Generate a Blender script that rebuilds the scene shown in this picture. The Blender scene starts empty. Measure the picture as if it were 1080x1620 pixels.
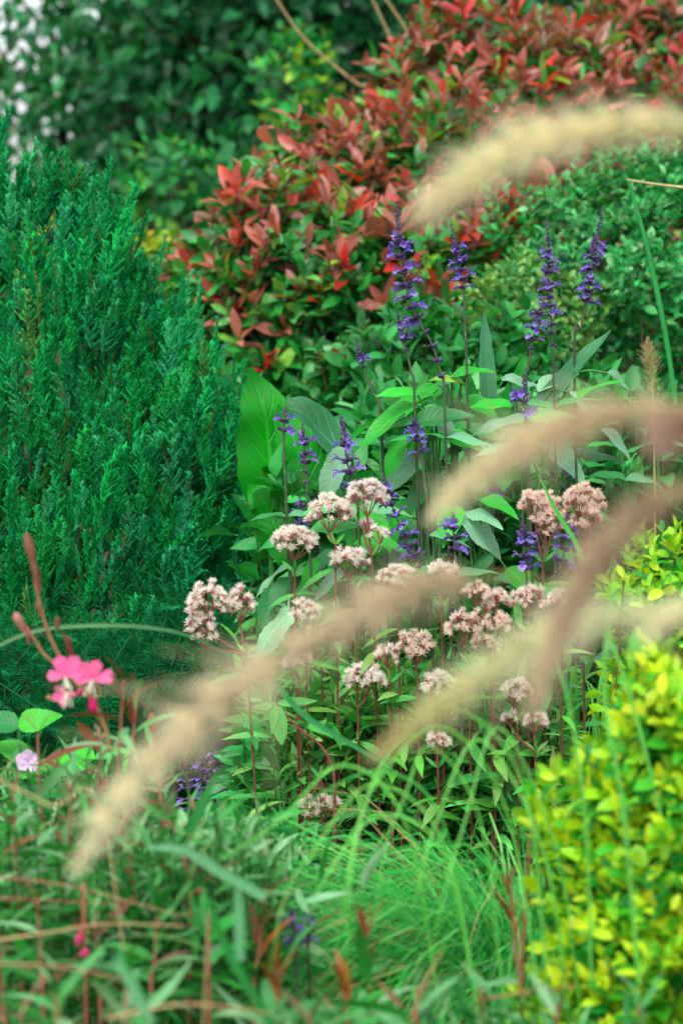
import bpy, math, random
import numpy as np
from mathutils import Vector, Matrix
random.seed(11)
rng = np.random.default_rng(11)
S = bpy.context.scene
COL = S.collection
R = math.radians

# ------------------------------------------------------------------ camera
CAMZ, PITCH, LENS = 1.25, 6.0, 85.0
cam = bpy.data.cameras.new('camera')
cam.lens = LENS; cam.sensor_fit = 'VERTICAL'; cam.sensor_height = 36; cam.sensor_width = 24
cam.clip_start = 0.05; cam.clip_end = 500
cam.dof.use_dof = True; cam.dof.focus_distance = 2.75; cam.dof.aperture_fstop = 7.2
co = bpy.data.objects.new('camera', cam); COL.objects.link(co)
co.location = (0, 0, CAMZ); co.rotation_euler = (R(90 - PITCH), 0, 0)
S.camera = co

# ------------------------------------------------------------------ sky, sun, exposure
SUN_EL, SUN_AZ = 58, 200          # a high sun behind thin cloud
w = bpy.data.worlds.new('World'); S.world = w; w.use_nodes = True
nt = w.node_tree; nt.nodes.clear()
sky = nt.nodes.new('ShaderNodeTexSky'); sky.sky_type = 'NISHITA'; sky.sun_disc = False
sky.sun_elevation = R(SUN_EL); sky.sun_rotation = R(SUN_AZ); sky.dust_density = 3.0; sky.air_density = 1.0
hsv = nt.nodes.new('ShaderNodeHueSaturation'); hsv.inputs['Saturation'].default_value = 0.22
bg = nt.nodes.new('ShaderNodeBackground'); bg.inputs['Strength'].default_value = 0.15
wo = nt.nodes.new('ShaderNodeOutputWorld')
nt.links.new(sky.outputs[0], hsv.inputs['Color']); nt.links.new(hsv.outputs[0], bg.inputs[0]); nt.links.new(bg.outputs[0], wo.inputs[0])
sl = bpy.data.lights.new('sun', 'SUN'); sl.energy = 1.0; sl.angle = R(35); sl.color = (1, .96, .9)
so = bpy.data.objects.new('sun', sl); COL.objects.link(so)
a = R(SUN_AZ)
sd = Vector((math.sin(a) * math.cos(R(SUN_EL)), math.cos(a) * math.cos(R(SUN_EL)), math.sin(R(SUN_EL))))
so.rotation_euler = sd.to_track_quat('Z', 'Y').to_euler()
S.view_settings.view_transform = 'Standard'; S.view_settings.look = 'None'
S.view_settings.exposure = 1.15; S.view_settings.gamma = 1.0
try:
    S.cycles.max_bounces = 8; S.cycles.transmission_bounces = 5; S.cycles.diffuse_bounces = 5
    S.cycles.glossy_bounces = 2; S.cycles.use_denoising = True
except Exception: pass

# ------------------------------------------------------------------ helpers
K = 1620 * LENS / 36.0
_c, _s = math.cos(R(PITCH)), math.sin(R(PITCH))
def at(px, py, d):
    """a point of the garden seen near photo pixel (px, py), d metres away"""
    r = (px - 540) / K; u = -(py - 810) / K
    return np.array([d * r, d * (_c + u * _s), CAMZ + d * (-_s + u * _c)])
def gz(x, y):
    b = np.interp(y, [0.5, 1.2, 2.0, 3.4, 6, 12, 30], [-.05, .05, .22, .48, .80, 1.0, 1.05])
    return b + .015 * np.sin(7 * x + 3 * y) + .01 * np.sin(17 * x - 11 * y)
def srgb(r, g, b, k=1.0):
    v = np.array([r, g, b], float) / 255
    v = np.where(v <= .04045, v / 12.92, ((v + .055) / 1.055) ** 2.4)
    return v * k
def nrm(v):
    v = np.asarray(v, float)
    return v / np.maximum(np.linalg.norm(v, axis=-1, keepdims=True), 1e-9)
def frames(d, n):
    """matrices whose Y column runs along d and whose Z column faces n as far as it can"""
    y = nrm(d); x = np.cross(y, n)
    bad = np.linalg.norm(x, axis=-1) < 1e-5
    x[bad] = np.cross(y[bad], [1, .1, .2]); x = nrm(x)
    z = np.cross(x, y)
    return np.stack([x, y, z], axis=-1)
def frames_z(d):
    f = frames(d, np.tile([.13, .97, .21], (len(d), 1)))
    return np.stack([f[..., 0], -f[..., 2], f[..., 1]], axis=-1)      # Z column along d
def rnd(n, s=1.0): return rng.normal(size=(n, 3)) * s
def jit(col, n, v=.15, h=.08):
    """n jittered copies of a colour (or of each colour given)"""
    c = np.tile(col, (n, 1)) if np.ndim(col) == 1 else np.asarray(col)
    return np.clip(c * (1 + rng.normal(size=(n, 1)) * v) * (1 + rng.normal(size=(n, 3)) * h), 0.001, .95)
def pick(cols, weights, n):
    wts = np.array(weights, float); wts /= wts.sum()
    return np.array(cols)[rng.choice(len(cols), n, p=wts)]
def smooth(pts, n=24):
    p = np.array(pts, float)
    if len(p) < 3: return p[0] + (p[-1] - p[0]) * np.linspace(0, 1, n)[:, None]
    q = np.vstack([2 * p[0] - p[1], p, 2 * p[-1] - p[-2]])
    out = []; m = len(p) - 1
    for t in np.linspace(0, m - 1e-6, n):
        i = int(t); f = t - i
        a_, b_, c_, d_ = q[i], q[i + 1], q[i + 2], q[i + 3]
        out.append(.5 * (2 * b_ + (c_ - a_) * f + (2 * a_ - 5 * b_ + 4 * c_ - d_) * f * f + (3 * b_ - a_ - 3 * c_ + d_) * f ** 3))
    return np.array(out)

class MB:
    def __init__(s): s.v, s.c, s.u, s.q, s.n = [], [], [], [], 0
    def add(s, v, q, uv, c):
        s.v.append(np.asarray(v, float)); s.q.append(np.asarray(q, int) + s.n); s.u.append(uv)
        c = np.asarray(c, float)
        if c.ndim == 1: c = np.tile(c, (len(v), 1))
        s.c.append(c); s.n += len(v); return s
    def stamp(s, T, F, P, sc, C):
        tv, tq, tu, tc = T; k, n = len(P), len(tv)
        sc = np.asarray(sc, float)
        if sc.ndim == 0: sc = np.full(k, sc)
        if sc.ndim == 1: sc = np.repeat(sc[:, None], 3, 1)
        V = np.einsum('kij,knj->kni', F, tv[None] * sc[:, None, :]) + np.asarray(P)[:, None]
        C = np.asarray(C)
        if C.ndim == 1: C = np.tile(C, (k, 1))
        if tc is None: cc = np.repeat(C[:, None], n, 1)
        else: cc = C[:, None] * tc[None]                 # the template's own colours, tinted
        Q = tq[None] + (np.arange(k) * n)[:, None, None]
        s.add(V.reshape(-1, 3), Q.reshape(-1, 4), np.tile(tu, (k, 1)), cc.reshape(-1, 3)); return s
    def tube(s, pts, r0, r1=None, col=(.1, .1, .1), sides=6, end=None):
        p = np.asarray(pts, float); n = len(p)
        if np.ndim(r0): rr = np.asarray(r0, float)
        else: rr = np.linspace(r0, r0 if r1 is None else r1, n)
        t = nrm(np.gradient(p, axis=0)); ref = np.array([.31, .9, .17])
        x = nrm(np.cross(t, ref)); y = np.cross(t, x)
        ang = np.arange(sides) * 2 * np.pi / sides
        V = p[:, None] + rr[:, None, None] * (np.cos(ang)[None, :, None] * x[:, None] + np.sin(ang)[None, :, None] * y[:, None])
        i = np.arange(n - 1)[:, None] * sides; j = np.arange(sides)[None]; j2 = (j + 1) % sides
        Q = np.stack([i + j, i + j2, i + sides + j2, i + sides + j], -1).reshape(-1, 4)
        uv = np.stack(np.meshgrid(np.zeros(sides), np.linspace(0, 1, n)), -1).reshape(-1, 2)
        c = np.asarray(col, float)
        if end is not None: c = np.repeat(c[None] + (np.asarray(end) - c)[None] * np.linspace(0, 1, n)[:, None], sides, 0)
        elif c.ndim == 2: c = np.repeat(c, sides, 0)
        s.add(V.reshape(-1, 3), Q, uv, c); return s
    def template(s, tint=True):
        return (np.vstack(s.v), np.vstack(s.q), np.vstack(s.u), np.vstack(s.c) if tint else None)
    def mesh(s, name, mat, org=(0, 0, 0)):
        me = bpy.data.meshes.new(name)
        V = (np.vstack(s.v) - np.asarray(org)).astype(np.float32); Q = np.vstack(s.q).astype(np.int32)
        U = np.vstack(s.u).astype(np.float32); C = np.vstack(s.c).astype(np.float32)
        me.vertices.add(len(V)); me.vertices.foreach_set('co', V.ravel())
        me.loops.add(Q.size); me.loops.foreach_set('vertex_index', Q.ravel())
        me.polygons.add(len(Q)); me.polygons.foreach_set('loop_start', np.arange(0, Q.size, 4, dtype=np.int32))
        try: me.polygons.foreach_set('loop_total', np.full(len(Q), 4, dtype=np.int32))
        except Exception: pass
        me.update(calc_edges=True)
        me.polygons.foreach_set('use_smooth', np.ones(len(Q), dtype=bool))
        ul = me.uv_layers.new(name='UVMap'); ul.data.foreach_set('uv', U[Q.ravel()].ravel())
        ca = me.color_attributes.new('Col', 'FLOAT_COLOR', 'POINT')
        ca.data.foreach_set('color', np.hstack([C, np.ones((len(C), 1), np.float32)]).ravel())
        me.materials.append(mat); return me
    def build(s, name, mat, parent=None, org=None):
        if org is None: org = parent.location if parent is not None else (0, 0, 0)
        o = bpy.data.objects.new(name, s.mesh(name, mat, org)); COL.objects.link(o)
        if parent is not None: o.parent = parent
        else: o.location = org
        return o

def thing(name, loc, label, cat, group=None):
    o = bpy.data.objects.new(name, None); COL.objects.link(o)
    o.location = [float(x) for x in loc]; o.empty_display_size = .02
    o['label'] = label; o['category'] = cat
    if group: o['group'] = group
    return o
def stuff(o, label=None, cat=None):
    o['kind'] = 'stuff'
    if label: o['label'] = label; o['category'] = cat
    return o
def inst(name, me, parent, F, P, sc=1.0):
    """a part with shared mesh data, placed in the world by frame F, point P"""
    o = bpy.data.objects.new(name, me); COL.objects.link(o); o.parent = parent
    m = Matrix([list(F[0]) , list(F[1]), list(F[2])]).to_4x4()
    m = Matrix.Translation(Vector([float(x) for x in P]) - parent.location) @ m @ Matrix.Scale(sc, 4)
    o.matrix_basis = m
    return o

# ------------------------------------------------------------------ materials
def base_mat(name, rough=.5, trans=0.0, spec=.4, noise=.25, nscale=60, veins=0.0, bump=0.0, tint=(1.3, 1.15, .6), blem=0.0):
    m = bpy.data.materials.new(name); m.use_nodes = True; t = m.node_tree; t.nodes.clear()
    N, L = t.nodes.new, t.links.new
    at_ = N('ShaderNodeAttribute'); at_.attribute_name = 'Col'
    tc = N('ShaderNodeTexCoord')
    no = N('ShaderNodeTexNoise'); no.inputs['Scale'].default_value = nscale; no.inputs['Detail'].default_value = 3
    L(tc.outputs['Object'], no.inputs['Vector'])
    mr = N('ShaderNodeMapRange'); mr.inputs[1].default_value = .3; mr.inputs[2].default_value = .7
    mr.inputs[3].default_value = 1 - noise; mr.inputs[4].default_value = 1 + noise
    L(no.outputs['Fac'], mr.inputs[0])
    vm = N('ShaderNodeVectorMath'); vm.operation = 'SCALE'; L(at_.outputs['Color'], vm.inputs[0]); L(mr.outputs[0], vm.inputs['Scale'])
    colour = vm.outputs[0]
    height = None
    if veins:
        uvn = N('ShaderNodeUVMap'); uvn.uv_map = 'UVMap'
        sx = N('ShaderNodeSeparateXYZ'); L(uvn.outputs[0], sx.inputs[0])
        ab = N('ShaderNodeMath'); ab.operation = 'ABSOLUTE'; L(sx.outputs[0], ab.inputs[0])
        m1 = N('ShaderNodeMath'); m1.operation = 'MULTIPLY'; m1.inputs[1].default_value = -2.2; L(ab.outputs[0], m1.inputs[0])
        m2 = N('ShaderNodeMath'); m2.operation = 'MULTIPLY_ADD'; m2.inputs[1].default_value = 9.0; L(sx.outputs[1], m2.inputs[0]); L(m1.outputs[0], m2.inputs[2])
        fr = N('ShaderNodeMath'); fr.operation = 'PINGPONG'; fr.inputs[1].default_value = .5; L(m2.outputs[0], fr.inputs[0])
        v1 = N('ShaderNodeMapRange'); v1.inputs[1].default_value = 0; v1.inputs[2].default_value = .12; v1.inputs[3].default_value = 1; v1.inputs[4].default_value = 0
        L(fr.outputs[0], v1.inputs[0])
        v2 = N('ShaderNodeMapRange'); v2.inputs[1].default_value = .02; v2.inputs[2].default_value = .1; v2.inputs[3].default_value = 1; v2.inputs[4].default_value = 0
        L(ab.outputs[0], v2.inputs[0])
        mx = N('ShaderNodeMath'); mx.operation = 'MAXIMUM'; L(v1.outputs[0], mx.inputs[0]); L(v2.outputs[0], mx.inputs[1])
        mm = N('ShaderNodeMath'); mm.operation = 'MULTIPLY_ADD'; mm.inputs[1].default_value = veins; mm.inputs[2].default_value = 1.0; L(mx.outputs[0], mm.inputs[0])
        vs = N('ShaderNodeVectorMath'); vs.operation = 'SCALE'; L(colour, vs.inputs[0]); L(mm.outputs[0], vs.inputs['Scale'])
        colour = vs.outputs[0]; height = mx.outputs[0]
    if blem:
        n2 = N('ShaderNodeTexNoise'); n2.inputs['Scale'].default_value = 55; n2.inputs['Detail'].default_value = 4
        L(tc.outputs['Object'], n2.inputs['Vector'])
        b1 = N('ShaderNodeMapRange'); b1.inputs[1].default_value = .62; b1.inputs[2].default_value = .74; b1.inputs[4].default_value = blem; L(n2.outputs['Fac'], b1.inputs[0])
        bx = N('ShaderNodeMix'); bx.data_type = 'RGBA'; L(b1.outputs[0], bx.inputs[0]); L(colour, bx.inputs[6]); bx.inputs[7].default_value = (.16, .13, .03, 1); colour = bx.outputs[2]
    pb = N('ShaderNodeBsdfPrincipled'); pb.inputs['Roughness'].default_value = rough
    pb.inputs['Specular IOR Level'].default_value = spec
    L(colour, pb.inputs['Base Color'])
    if bump:
        bp = N('ShaderNodeBump'); bp.inputs['Strength'].default_value = bump; bp.inputs['Distance'].default_value = .002
        bp.invert = height is not None
        L(height if height is not None else no.outputs['Fac'], bp.inputs['Height']); L(bp.outputs[0], pb.inputs['Normal'])
    out = N('ShaderNodeOutputMaterial'); last = pb.outputs[0]
    if trans:
        tr = N('ShaderNodeBsdfTranslucent'); tm = N('ShaderNodeVectorMath'); tm.operation = 'MULTIPLY'
        tm.inputs[1].default_value = tint; L(colour, tm.inputs[0]); L(tm.outputs[0], tr.inputs['Color'])
        mi = N('ShaderNodeMixShader'); mi.inputs[0].default_value = trans
        L(pb.outputs[0], mi.inputs[1]); L(tr.outputs[0], mi.inputs[2]); last = mi.outputs[0]
    L(last, out.inputs[0]); return m
M_leaf = base_mat('leaf', .48, .35, .4, .22, 40, blem=.55)
M_gloss = base_mat('glossy_leaf', .34, .3, .5, .22, 30, blem=.5)
M_broad = base_mat('veined_leaf', .5, .28, .45, .18, 25, veins=.35, bump=.4, blem=.45)
M_canna = base_mat('canna_leaf', .42, .4, .4, .3, 14, veins=.4, bump=.5, blem=.3)
M_needle = base_mat('conifer_scale', .65, .35, .15, .25, 12)
M_stem = base_mat('stem', .6, 0, .3, .25, 120)
M_petal = base_mat('petal', .6, .35, .2, .15, 120, tint=(1.1, 1, 1.1))
M_brist = base_mat('bristle', .7, .4, .2, .2, 200, tint=(1.1, 1.05, .9))
M_bark = base_mat('bark', .9, 0, .1, .5, 40, bump=.8)
M_blade = base_mat('grass_blade', .45, .3, .4, .2, 20)

# ------------------------------------------------------------------ templates
def leafT(ns=5, wid=.35, a_=.6, b_=.8, fold=.25, droop=.15, ripple=0.0, serr=0.0, cols=2, petiole=0.0):
    """a leaf of length 1 along Y, upper face +Z; the outline is t^a (1-t)^b"""
    us = np.linspace(-1, 1, 2 * cols + 1) if cols > 1 else np.array([-1, 0, 1.])
    t = np.linspace(0, 1, ns + 1)
    tp = a_ / (a_ + b_); mx = tp ** a_ * (1 - tp) ** b_
    V, U = [], []
    for i, ti in enumerate(t):
        hw = max(.012, wid * .5 * (max(ti, .004) ** a_) * (max(1 - ti, 0.0) ** b_) / mx)
        if serr: hw *= 1 + (serr if i % 2 else -serr) * (.3 if i in (0, ns) else 1)
        for u in us:
            x = u * hw
            z = fold * abs(x) - droop * ti * ti + ripple * math.sin(ti * 9 + u) * abs(u) * hw
            V.append((x, petiole + ti * (1 - petiole), z)); U.append((u, ti))
    m = len(us); Q = []
    for i in range(ns):
        for j in range(m - 1): Q.append((i * m + j, i * m + j + 1, (i + 1) * m + j + 1, (i + 1) * m + j))
    return (np.array(V), np.array(Q), np.array(U, float), None)
L_small = leafT(3, .55, .6, .6, .3, .15, cols=1)
L_oval = leafT(5, .48, .7, .75, .3, .2, cols=1)
L_photi = leafT(6, .40, .9, .8, .35, .22, .15, cols=1)
L_lance = leafT(7, .22, .8, 1.0, .3, .3, .1, cols=1)
L_narrow = leafT(6, .17, .7, .9, .35, .35, cols=1)
L_ovate = leafT(16, .52, .55, .95, .28, .3, .12, serr=.035, cols=2)
L_ovate2 = leafT(16, .46, .6, .9, -.1, .5, .2, serr=.04, cols=2)
L_blade = leafT(12, .05, .2, .6, .5, .0, cols=1)

def strip(mb, pts, wid, normal, col, taper=(.3, 1, .05), fold=.25, end=None, cols=2):
    """a long leaf blade that follows pts"""
    p = np.asarray(pts, float); n = len(p); t = nrm(np.gradient(p, axis=0))
    f = frames(t, np.tile(np.asarray(normal, float), (n, 1)))
    tt = np.linspace(0, 1, n)
    ww = np.interp(tt, [0, .45, .8, 1], [taper[0], taper[1], taper[1] * .62, taper[2]]) * wid * .5
    us = np.linspace(-1, 1, 2 * cols + 1); m = len(us); p = p.copy()
    if cols > 2: ww = ww * (1 + .05 * np.sin(tt * 23) + .03 * np.sin(tt * 51)); p += f[:, :, 2] * (np.sin(tt * 19) * wid * .03)[:, None]
    V = p[:, None] + f[:, None, :, 0] * (us[None, :, None] * ww[:, None, None]) + f[:, None, :, 2] * (np.abs(us)[None, :, None] * ww[:, None, None] * fold)
    Q = [(i * m + j, i * m + j + 1, (i + 1) * m + j + 1, (i + 1) * m + j) for i in range(n - 1) for j in range(m - 1)]
    uv = np.stack(np.meshgrid(us, tt), -1).reshape(-1, 2)
    c = np.asarray(col, float)
    if end is not None: c = np.repeat(c[None] + (np.asarray(end) - c)[None] * tt[:, None], m, 0)
    mb.add(V.reshape(-1, 3), Q, uv, c)
def one_leaf(T, mat, parent, base, tip, wide, normal, col, name='leaf'):
    base = np.asarray(base, float); d = np.asarray(tip, float) - base; L = np.linalg.norm(d)
    F = frames(d[None], np.asarray(normal, float)[None])
    mb = MB(); mb.stamp(T, F, base[None], np.array([[wide * L, L, L]]), jit(col, 1, .08, .04))
    return mb.build(name, mat, parent)

def mound(c, rad, n, shell=(.72, 1.0), lump=.12, front=.55, zmin=-.6, seed=0):
    """points in the outer shell of a lumpy ellipsoid with their outward directions"""
    r = np.random.default_rng(seed)
    u = nrm(r.normal(size=(int(n * 3), 3))); u = u[(u[:, 1] < front) & (u[:, 2] > zmin)][:n]
    ph = r.uniform(0, 6.28, 6); fr = r.normal(size=(6, 3)) * 4
    l = 1 + lump * np.sin(u @ fr.T + ph).sum(1) / 2.2
    s = shell[0] + (shell[1] - shell[0]) * r.random(len(u)) ** .6
    return np.asarray(c) + u * np.asarray(rad) * (l * s)[:, None], nrm(u / np.asarray(rad)), s
def shoots(mb, P, A, k, T, L, colfn, th=(.35, 1.35), step=.008, wide=1.0, jl=.2, rand=.25):
    """k leaves spiralled round every shoot tip P with axis A; outer leaves open wider"""
    n = len(P); A = nrm(A); X = nrm(np.cross(A, np.tile([.3, .2, .9], (n, 1)) + rnd(n, .2))); Y = np.cross(A, X)
    ph0 = rng.uniform(0, 6.28, n)
    for j in range(k):
        f = j / max(1, k - 1); ph = ph0 + j * 2.4 + rng.normal(size=n) * .3
        thj = th[0] + (th[1] - th[0]) * f + rng.normal(size=n) * .18
        rad = np.cos(ph)[:, None] * X + np.sin(ph)[:, None] * Y
        d = np.cos(thj)[:, None] * A + np.sin(thj)[:, None] * rad + rnd(n, rand * .3)
        nm = A * 1.0 - rad * .4 + rnd(n, rand)
        ll = L * (.7 + .3 * f) * np.exp(rng.normal(size=n) * jl)
        mb.stamp(T, frames(d, nm), P - A * (j * step), np.stack([ll * wide, ll, ll], -1), colfn(n, j, f, P))
def twigs(mb, root, P, col, r=.004, n=30, r_end=.0015):
    idx = rng.choice(len(P), min(n, len(P)), replace=False); root = np.asarray(root, float)
    for i in idx:
        e = P[i]; m = root + (e - root) * .5 + rng.normal(size=3) * .04; m[2] = root[2] + (e[2] - root[2]) * .35
        mb.tube(smooth([root + rng.normal(size=3) * [.04, .04, 0], m, e], 9), r, r_end, col, 5)

# ------------------------------------------------------------------ ground
def make_ground():
    xs = np.concatenate([[-120, -40, -12], np.linspace(-4, 4, 60), [12, 40, 120]]); ys = np.concatenate([[-60, -15, -3], np.linspace(.2, 12, 90), [20, 50, 200]])
    X, Y = np.meshgrid(xs, ys); Z = gz(X, Y)
    nx = len(xs); Q = [(j * nx + i, j * nx + i + 1, (j + 1) * nx + i + 1, (j + 1) * nx + i) for j in range(len(ys) - 1) for i in range(nx - 1)]
    mb = MB(); mb.add(np.stack([X, Y, Z], -1).reshape(-1, 3), Q, np.zeros((X.size, 2)), srgb(58, 48, 36))
    o = mb.build('ground', base_mat('soil', .95, 0, .1, .5, 25, bump=.9)); o['kind'] = 'structure'
make_ground()

# ------------------------------------------------------------------ background trees
BG_A, BG_B, BG_C = srgb(28, 112, 58), srgb(50, 134, 80), srgb(12, 80, 38)
def tree(x, y, zc, rad, n, label, cols, wts, leaf=.07, lump=.22, lean=0.0):
    z0 = gz(x, y) - .03
    t = thing('tree', (x, y, z0), label, 'tree')
    P, U, s = mound((x, y, zc), rad, n, (.25, 1.0), lump, 1.1, -1.1, seed=int(abs(x) * 97 + y * 13))
    keep = P[:, 2] > z0 + .12; P, U = P[keep], U[keep]
    # leaves gathered in clumps so that gaps open between them
    cen = P[rng.choice(len(P), max(20, len(P) // 34), replace=False)]
    P = cen[rng.integers(0, len(cen), len(P))] + rnd(len(P), .16) * [1, 1, .7]
    P = P[P[:, 2] > z0 + .1]
    tr = MB(); top = np.array([x + lean, y, zc + rad[2] * .5])
    pts = smooth([(x, y, z0), (x + lean * .3 + .03, y, (z0 + zc) / 2), top], 14); tr.tube(pts, .075, .02, srgb(70, 62, 52), 10)
    for i in range(16):
        b = pts[rng.integers(4, 13)]; e = cen[rng.integers(0, len(cen))]
        tr.tube(smooth([b, (b + e) / 2 + [0, 0, .08], e], 7), .022, .005, srgb(66, 58, 48), 6)
    tr.build('trunk', M_bark, t)
    mb = MB(); k = len(P)
    d = nrm(rnd(k) + [0, 0, -.5]); nm = nrm(rnd(k, .7) + [0, -.25, 1])
    mb.stamp(L_oval, frames(d, nm), P, leaf * np.exp(rng.normal(size=k) * .2), jit(pick(cols, wts, k), k, .3, .08))
    mb.build('crown', M_leaf, t)
tree(-2.1, 12.0, 2.0, (1.05, .9, 1.0), 1300, 'pale open tree against the white sky at the far upper left', [srgb(70, 130, 90), srgb(120, 140, 60), BG_B], [3, 1, 2], .07)
tree(-.74, 10.2, 1.62, (.66, .8, 1.0), 7000, 'dark evergreen tree directly behind the tip of the tall conifer', [BG_A, BG_B, BG_C], [3, 2, 2])
tree(-.2, 9.4, 2.05, (.85, .8, 1.2), 8300, 'dense dark tree in the middle left background behind the red hedge shoulder', [BG_A, BG_B, BG_C], [3, 2, 3])
tree(.75, 9.9, 2.1, (1.1, .9, 1.3), 12000, 'dark bushy tree behind the pale bare twigs at upper centre', [BG_A, srgb(20, 92, 52), BG_C], [2, 2, 3])
tree(2.1, 10.4, 2.2, (1.1, .9, 1.3), 6000, 'dark tree showing above the red hedge at the upper right corner', [BG_A, srgb(20, 92, 52), BG_C], [2, 2, 3])
tree(-.25, 13.5, 1.7, (1.2, .9, 1.2), 6500, 'farther dark tree seen through gaps between the nearer crowns at left', [BG_A, BG_C], [1, 2])
tree(1.3, 13.8, 2.1, (1.7, .9, 1.4), 7000, 'farther dark tree filling the gap behind the bare twigs', [BG_A, BG_C], [1, 2])

def small_shrub(name, c, rad, n, k, T, L, cols, wts, mat, label, cat, seed, th=(.4, 1.4), shell=(.5, 1), lump=.15, front=.6, vj=.18, upw=.5, twigc=(90, 70, 50), wide=1.0, step=.008):
    x, y = c[0], c[1]; z0 = float(gz(x, y)) - .01
    t = thing(name, (x, y, z0), label, cat)
    P, U, s = mound(c, rad, n, shell, lump, front, -.9, seed); keep = P[:, 2] > z0 + .03; P, U = P[keep], U[keep]
    A = nrm(U * .7 + np.array([0, 0, upw]) + rnd(len(P), .25))
    mb = MB(); shoots(mb, P, A, k, T, L, lambda n_, j, f, P_: jit(pick(cols, wts, n_), n_, vj, .07), th=th, wide=wide, step=step)
    mb.build('foliage', mat, t)
    tw = MB(); twigs(tw, (x, y, z0), P, srgb(*twigc), .003, 18); tw.build('branches', M_stem, t)
    return t, P
# bright shoots standing in front of the dark trees
small_shrub('leafy_shrub', at(285, 290, 7.6), (.2, .15, .13), 90, 5, L_oval, .055, [srgb(40, 150, 70), srgb(90, 175, 60), srgb(20, 105, 55)], [2, 1, 3], M_leaf, 'low shrub with bright green shoots in front of the dark trees at left', 'shrub', 3)
small_shrub('leafy_shrub', at(470, 160, 7.2), (.13, .12, .24), 80, 5, L_oval, .055, [srgb(40, 160, 60), srgb(130, 175, 40), srgb(20, 120, 55)], [3, 1, 2], M_leaf, 'shrub with bright yellow-green tips between dark tree and red hedge', 'shrub', 4)
small_shrub('leafy_shrub', at(300, 420, 5.6), (.17, .15, .09), 220, 5, L_small, .03, [srgb(190, 190, 40), srgb(130, 170, 50), srgb(80, 130, 50)], [1, 2, 3], M_leaf, 'small bright yellow shrub peeping out between conifer and red hedge', 'shrub', 5)
small_shrub('leafy_shrub', at(120, 430, 5.6), (.32, .15, .17), 90, 5, L_small, .03, [srgb(205, 205, 30), srgb(90, 160, 40), srgb(40, 110, 40)], [2, 2, 3], M_leaf, 'yellow-flecked shrub showing only through the upper sprays of the conifer', 'shrub', 6)

# ------------------------------------------------------------------ photinia shrubs
PH_R = [srgb(196, 44, 46), srgb(180, 62, 40), srgb(166, 96, 82), srgb(154, 84, 64), srgb(122, 84, 62), srgb(186, 76, 72)]
PH_G = [srgb(38, 144, 52), srgb(24, 114, 42), srgb(84, 164, 74), srgb(112, 164, 50)]
def photinia(c, rad, n, label, seed, red):
    x, y = c[0], c[1]; z0 = float(gz(x, y)) - .02
    t = thing('red_tip_shrub', (x, y, z0), label, 'shrub')
    P, U, s = mound(c, rad, n, (.62, 1.02), .12, .45, -.95, seed); keep = P[:, 2] > z0 + .05; P, U, s = P[keep], U[keep], s[keep]
    A = nrm(U * .75 + np.array([0, -.1, .55]) + rnd(len(P), .28))
    h = (P[:, 2] - c[2]) / rad[2]
    pr = np.clip(red + .55 * h + .8 * (s - .86), .02, .97); isr = rng.random(len(P)) < pr
    g, r_ = MB(), MB()
    Pg, Ag = P[~isr], A[~isr]; Pr, Ar = P[isr], A[isr]
    shoots(g, Pg, Ag, 8, L_photi, .048, lambda n_, j, f, P_: jit(pick(PH_G, [4, 4, 2, 1], n_), n_, .22, .08), th=(.5, 1.6), step=.008)
    cl = pick(PH_R, [.7, 1.0, 4, 3.4, 2.4, 1], len(Pr))
    def rc(n_, j, f, P_):
        c_ = cl.copy(); o = rng.random(n_) < .18; c_[o] = pick(PH_G, [1, 2, 1, 1], n_)[o]; return jit(c_, n_, .18, .06)
    shoots(r_, Pr, Ar, 5, L_photi, .052, rc, th=(.25, 1.0), step=.006, wide=.85)
    # older green leaves below the red rosettes
    shoots(g, Pr - Ar * .035, Ar, 5, L_photi, .048, lambda n_, j, f, P_: jit(pick(PH_G + [PH_R[4]], [4, 4, 2, 1, 2], n_), n_, .2, .08), th=(.9, 1.6), step=.01)
    g.build('green_foliage', M_gloss, t); r_.build('red_foliage', M_gloss, t)
    b = MB(); twigs(b, (x, y, z0), P, srgb(84, 60, 46), .006, 70); b.build('branches', M_stem, t)
photinia(at(480, 560, 4.3), (.24, .22, .30), 640, 'red-tipped hedge shrub beside the conifer, mostly green lower leaves', 21, .12)
photinia(at(650, 440, 4.55), (.35, .28, .31), 900, 'big red-tipped hedge shrub behind the tallest blue spike', 22, .36)
photinia(at(810, 330, 5.0), (.38, .28, .40), 1150, 'red-tipped shrub behind the uppermost pale plume, dense with red shoots', 23, .46)
photinia(at(1010, 260, 5.4), (.42, .28, .36), 1100, 'red-tipped shrub at the upper right edge, mostly dusky red leaves', 24, .6)
photinia(at(730, 470, 4.2), (.19, .14, .19), 380, 'low red-tipped shrub in front of the hedge, between the tall blue spikes', 26, .3)
photinia(at(410, 510, 4.7), (.19, .2, .22), 460, 'small red-tipped shrub at the left end of the hedge', 25, .24)

# ------------------------------------------------------------------ bare twigs above the hedge
t = thing('bare_twig_shrub', (.12, 5.9, .78), 'leggy shrub of thin pale bare twigs rising behind the red hedge top', 'shrub')
for pts in ([(640, 200), (560, 130), (480, 60), (425, -20)], [(655, 190), (620, 70), (585, -10)], [(700, 170), (650, 60), (590, -30)], [(770, 150), (745, 60), (730, -30)], [(720, 160), (690, 60), (650, -40)]):
    mb = MB(); pp = [(.12 + .1 * random.random(), 5.9, .78)] + [at(x_, y_, 5.9) for x_, y_ in pts]
    mb.tube(smooth(pp, 20), .005, .0025, srgb(150, 128, 92), 6); mb.build('twig', M_stem, t)

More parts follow.
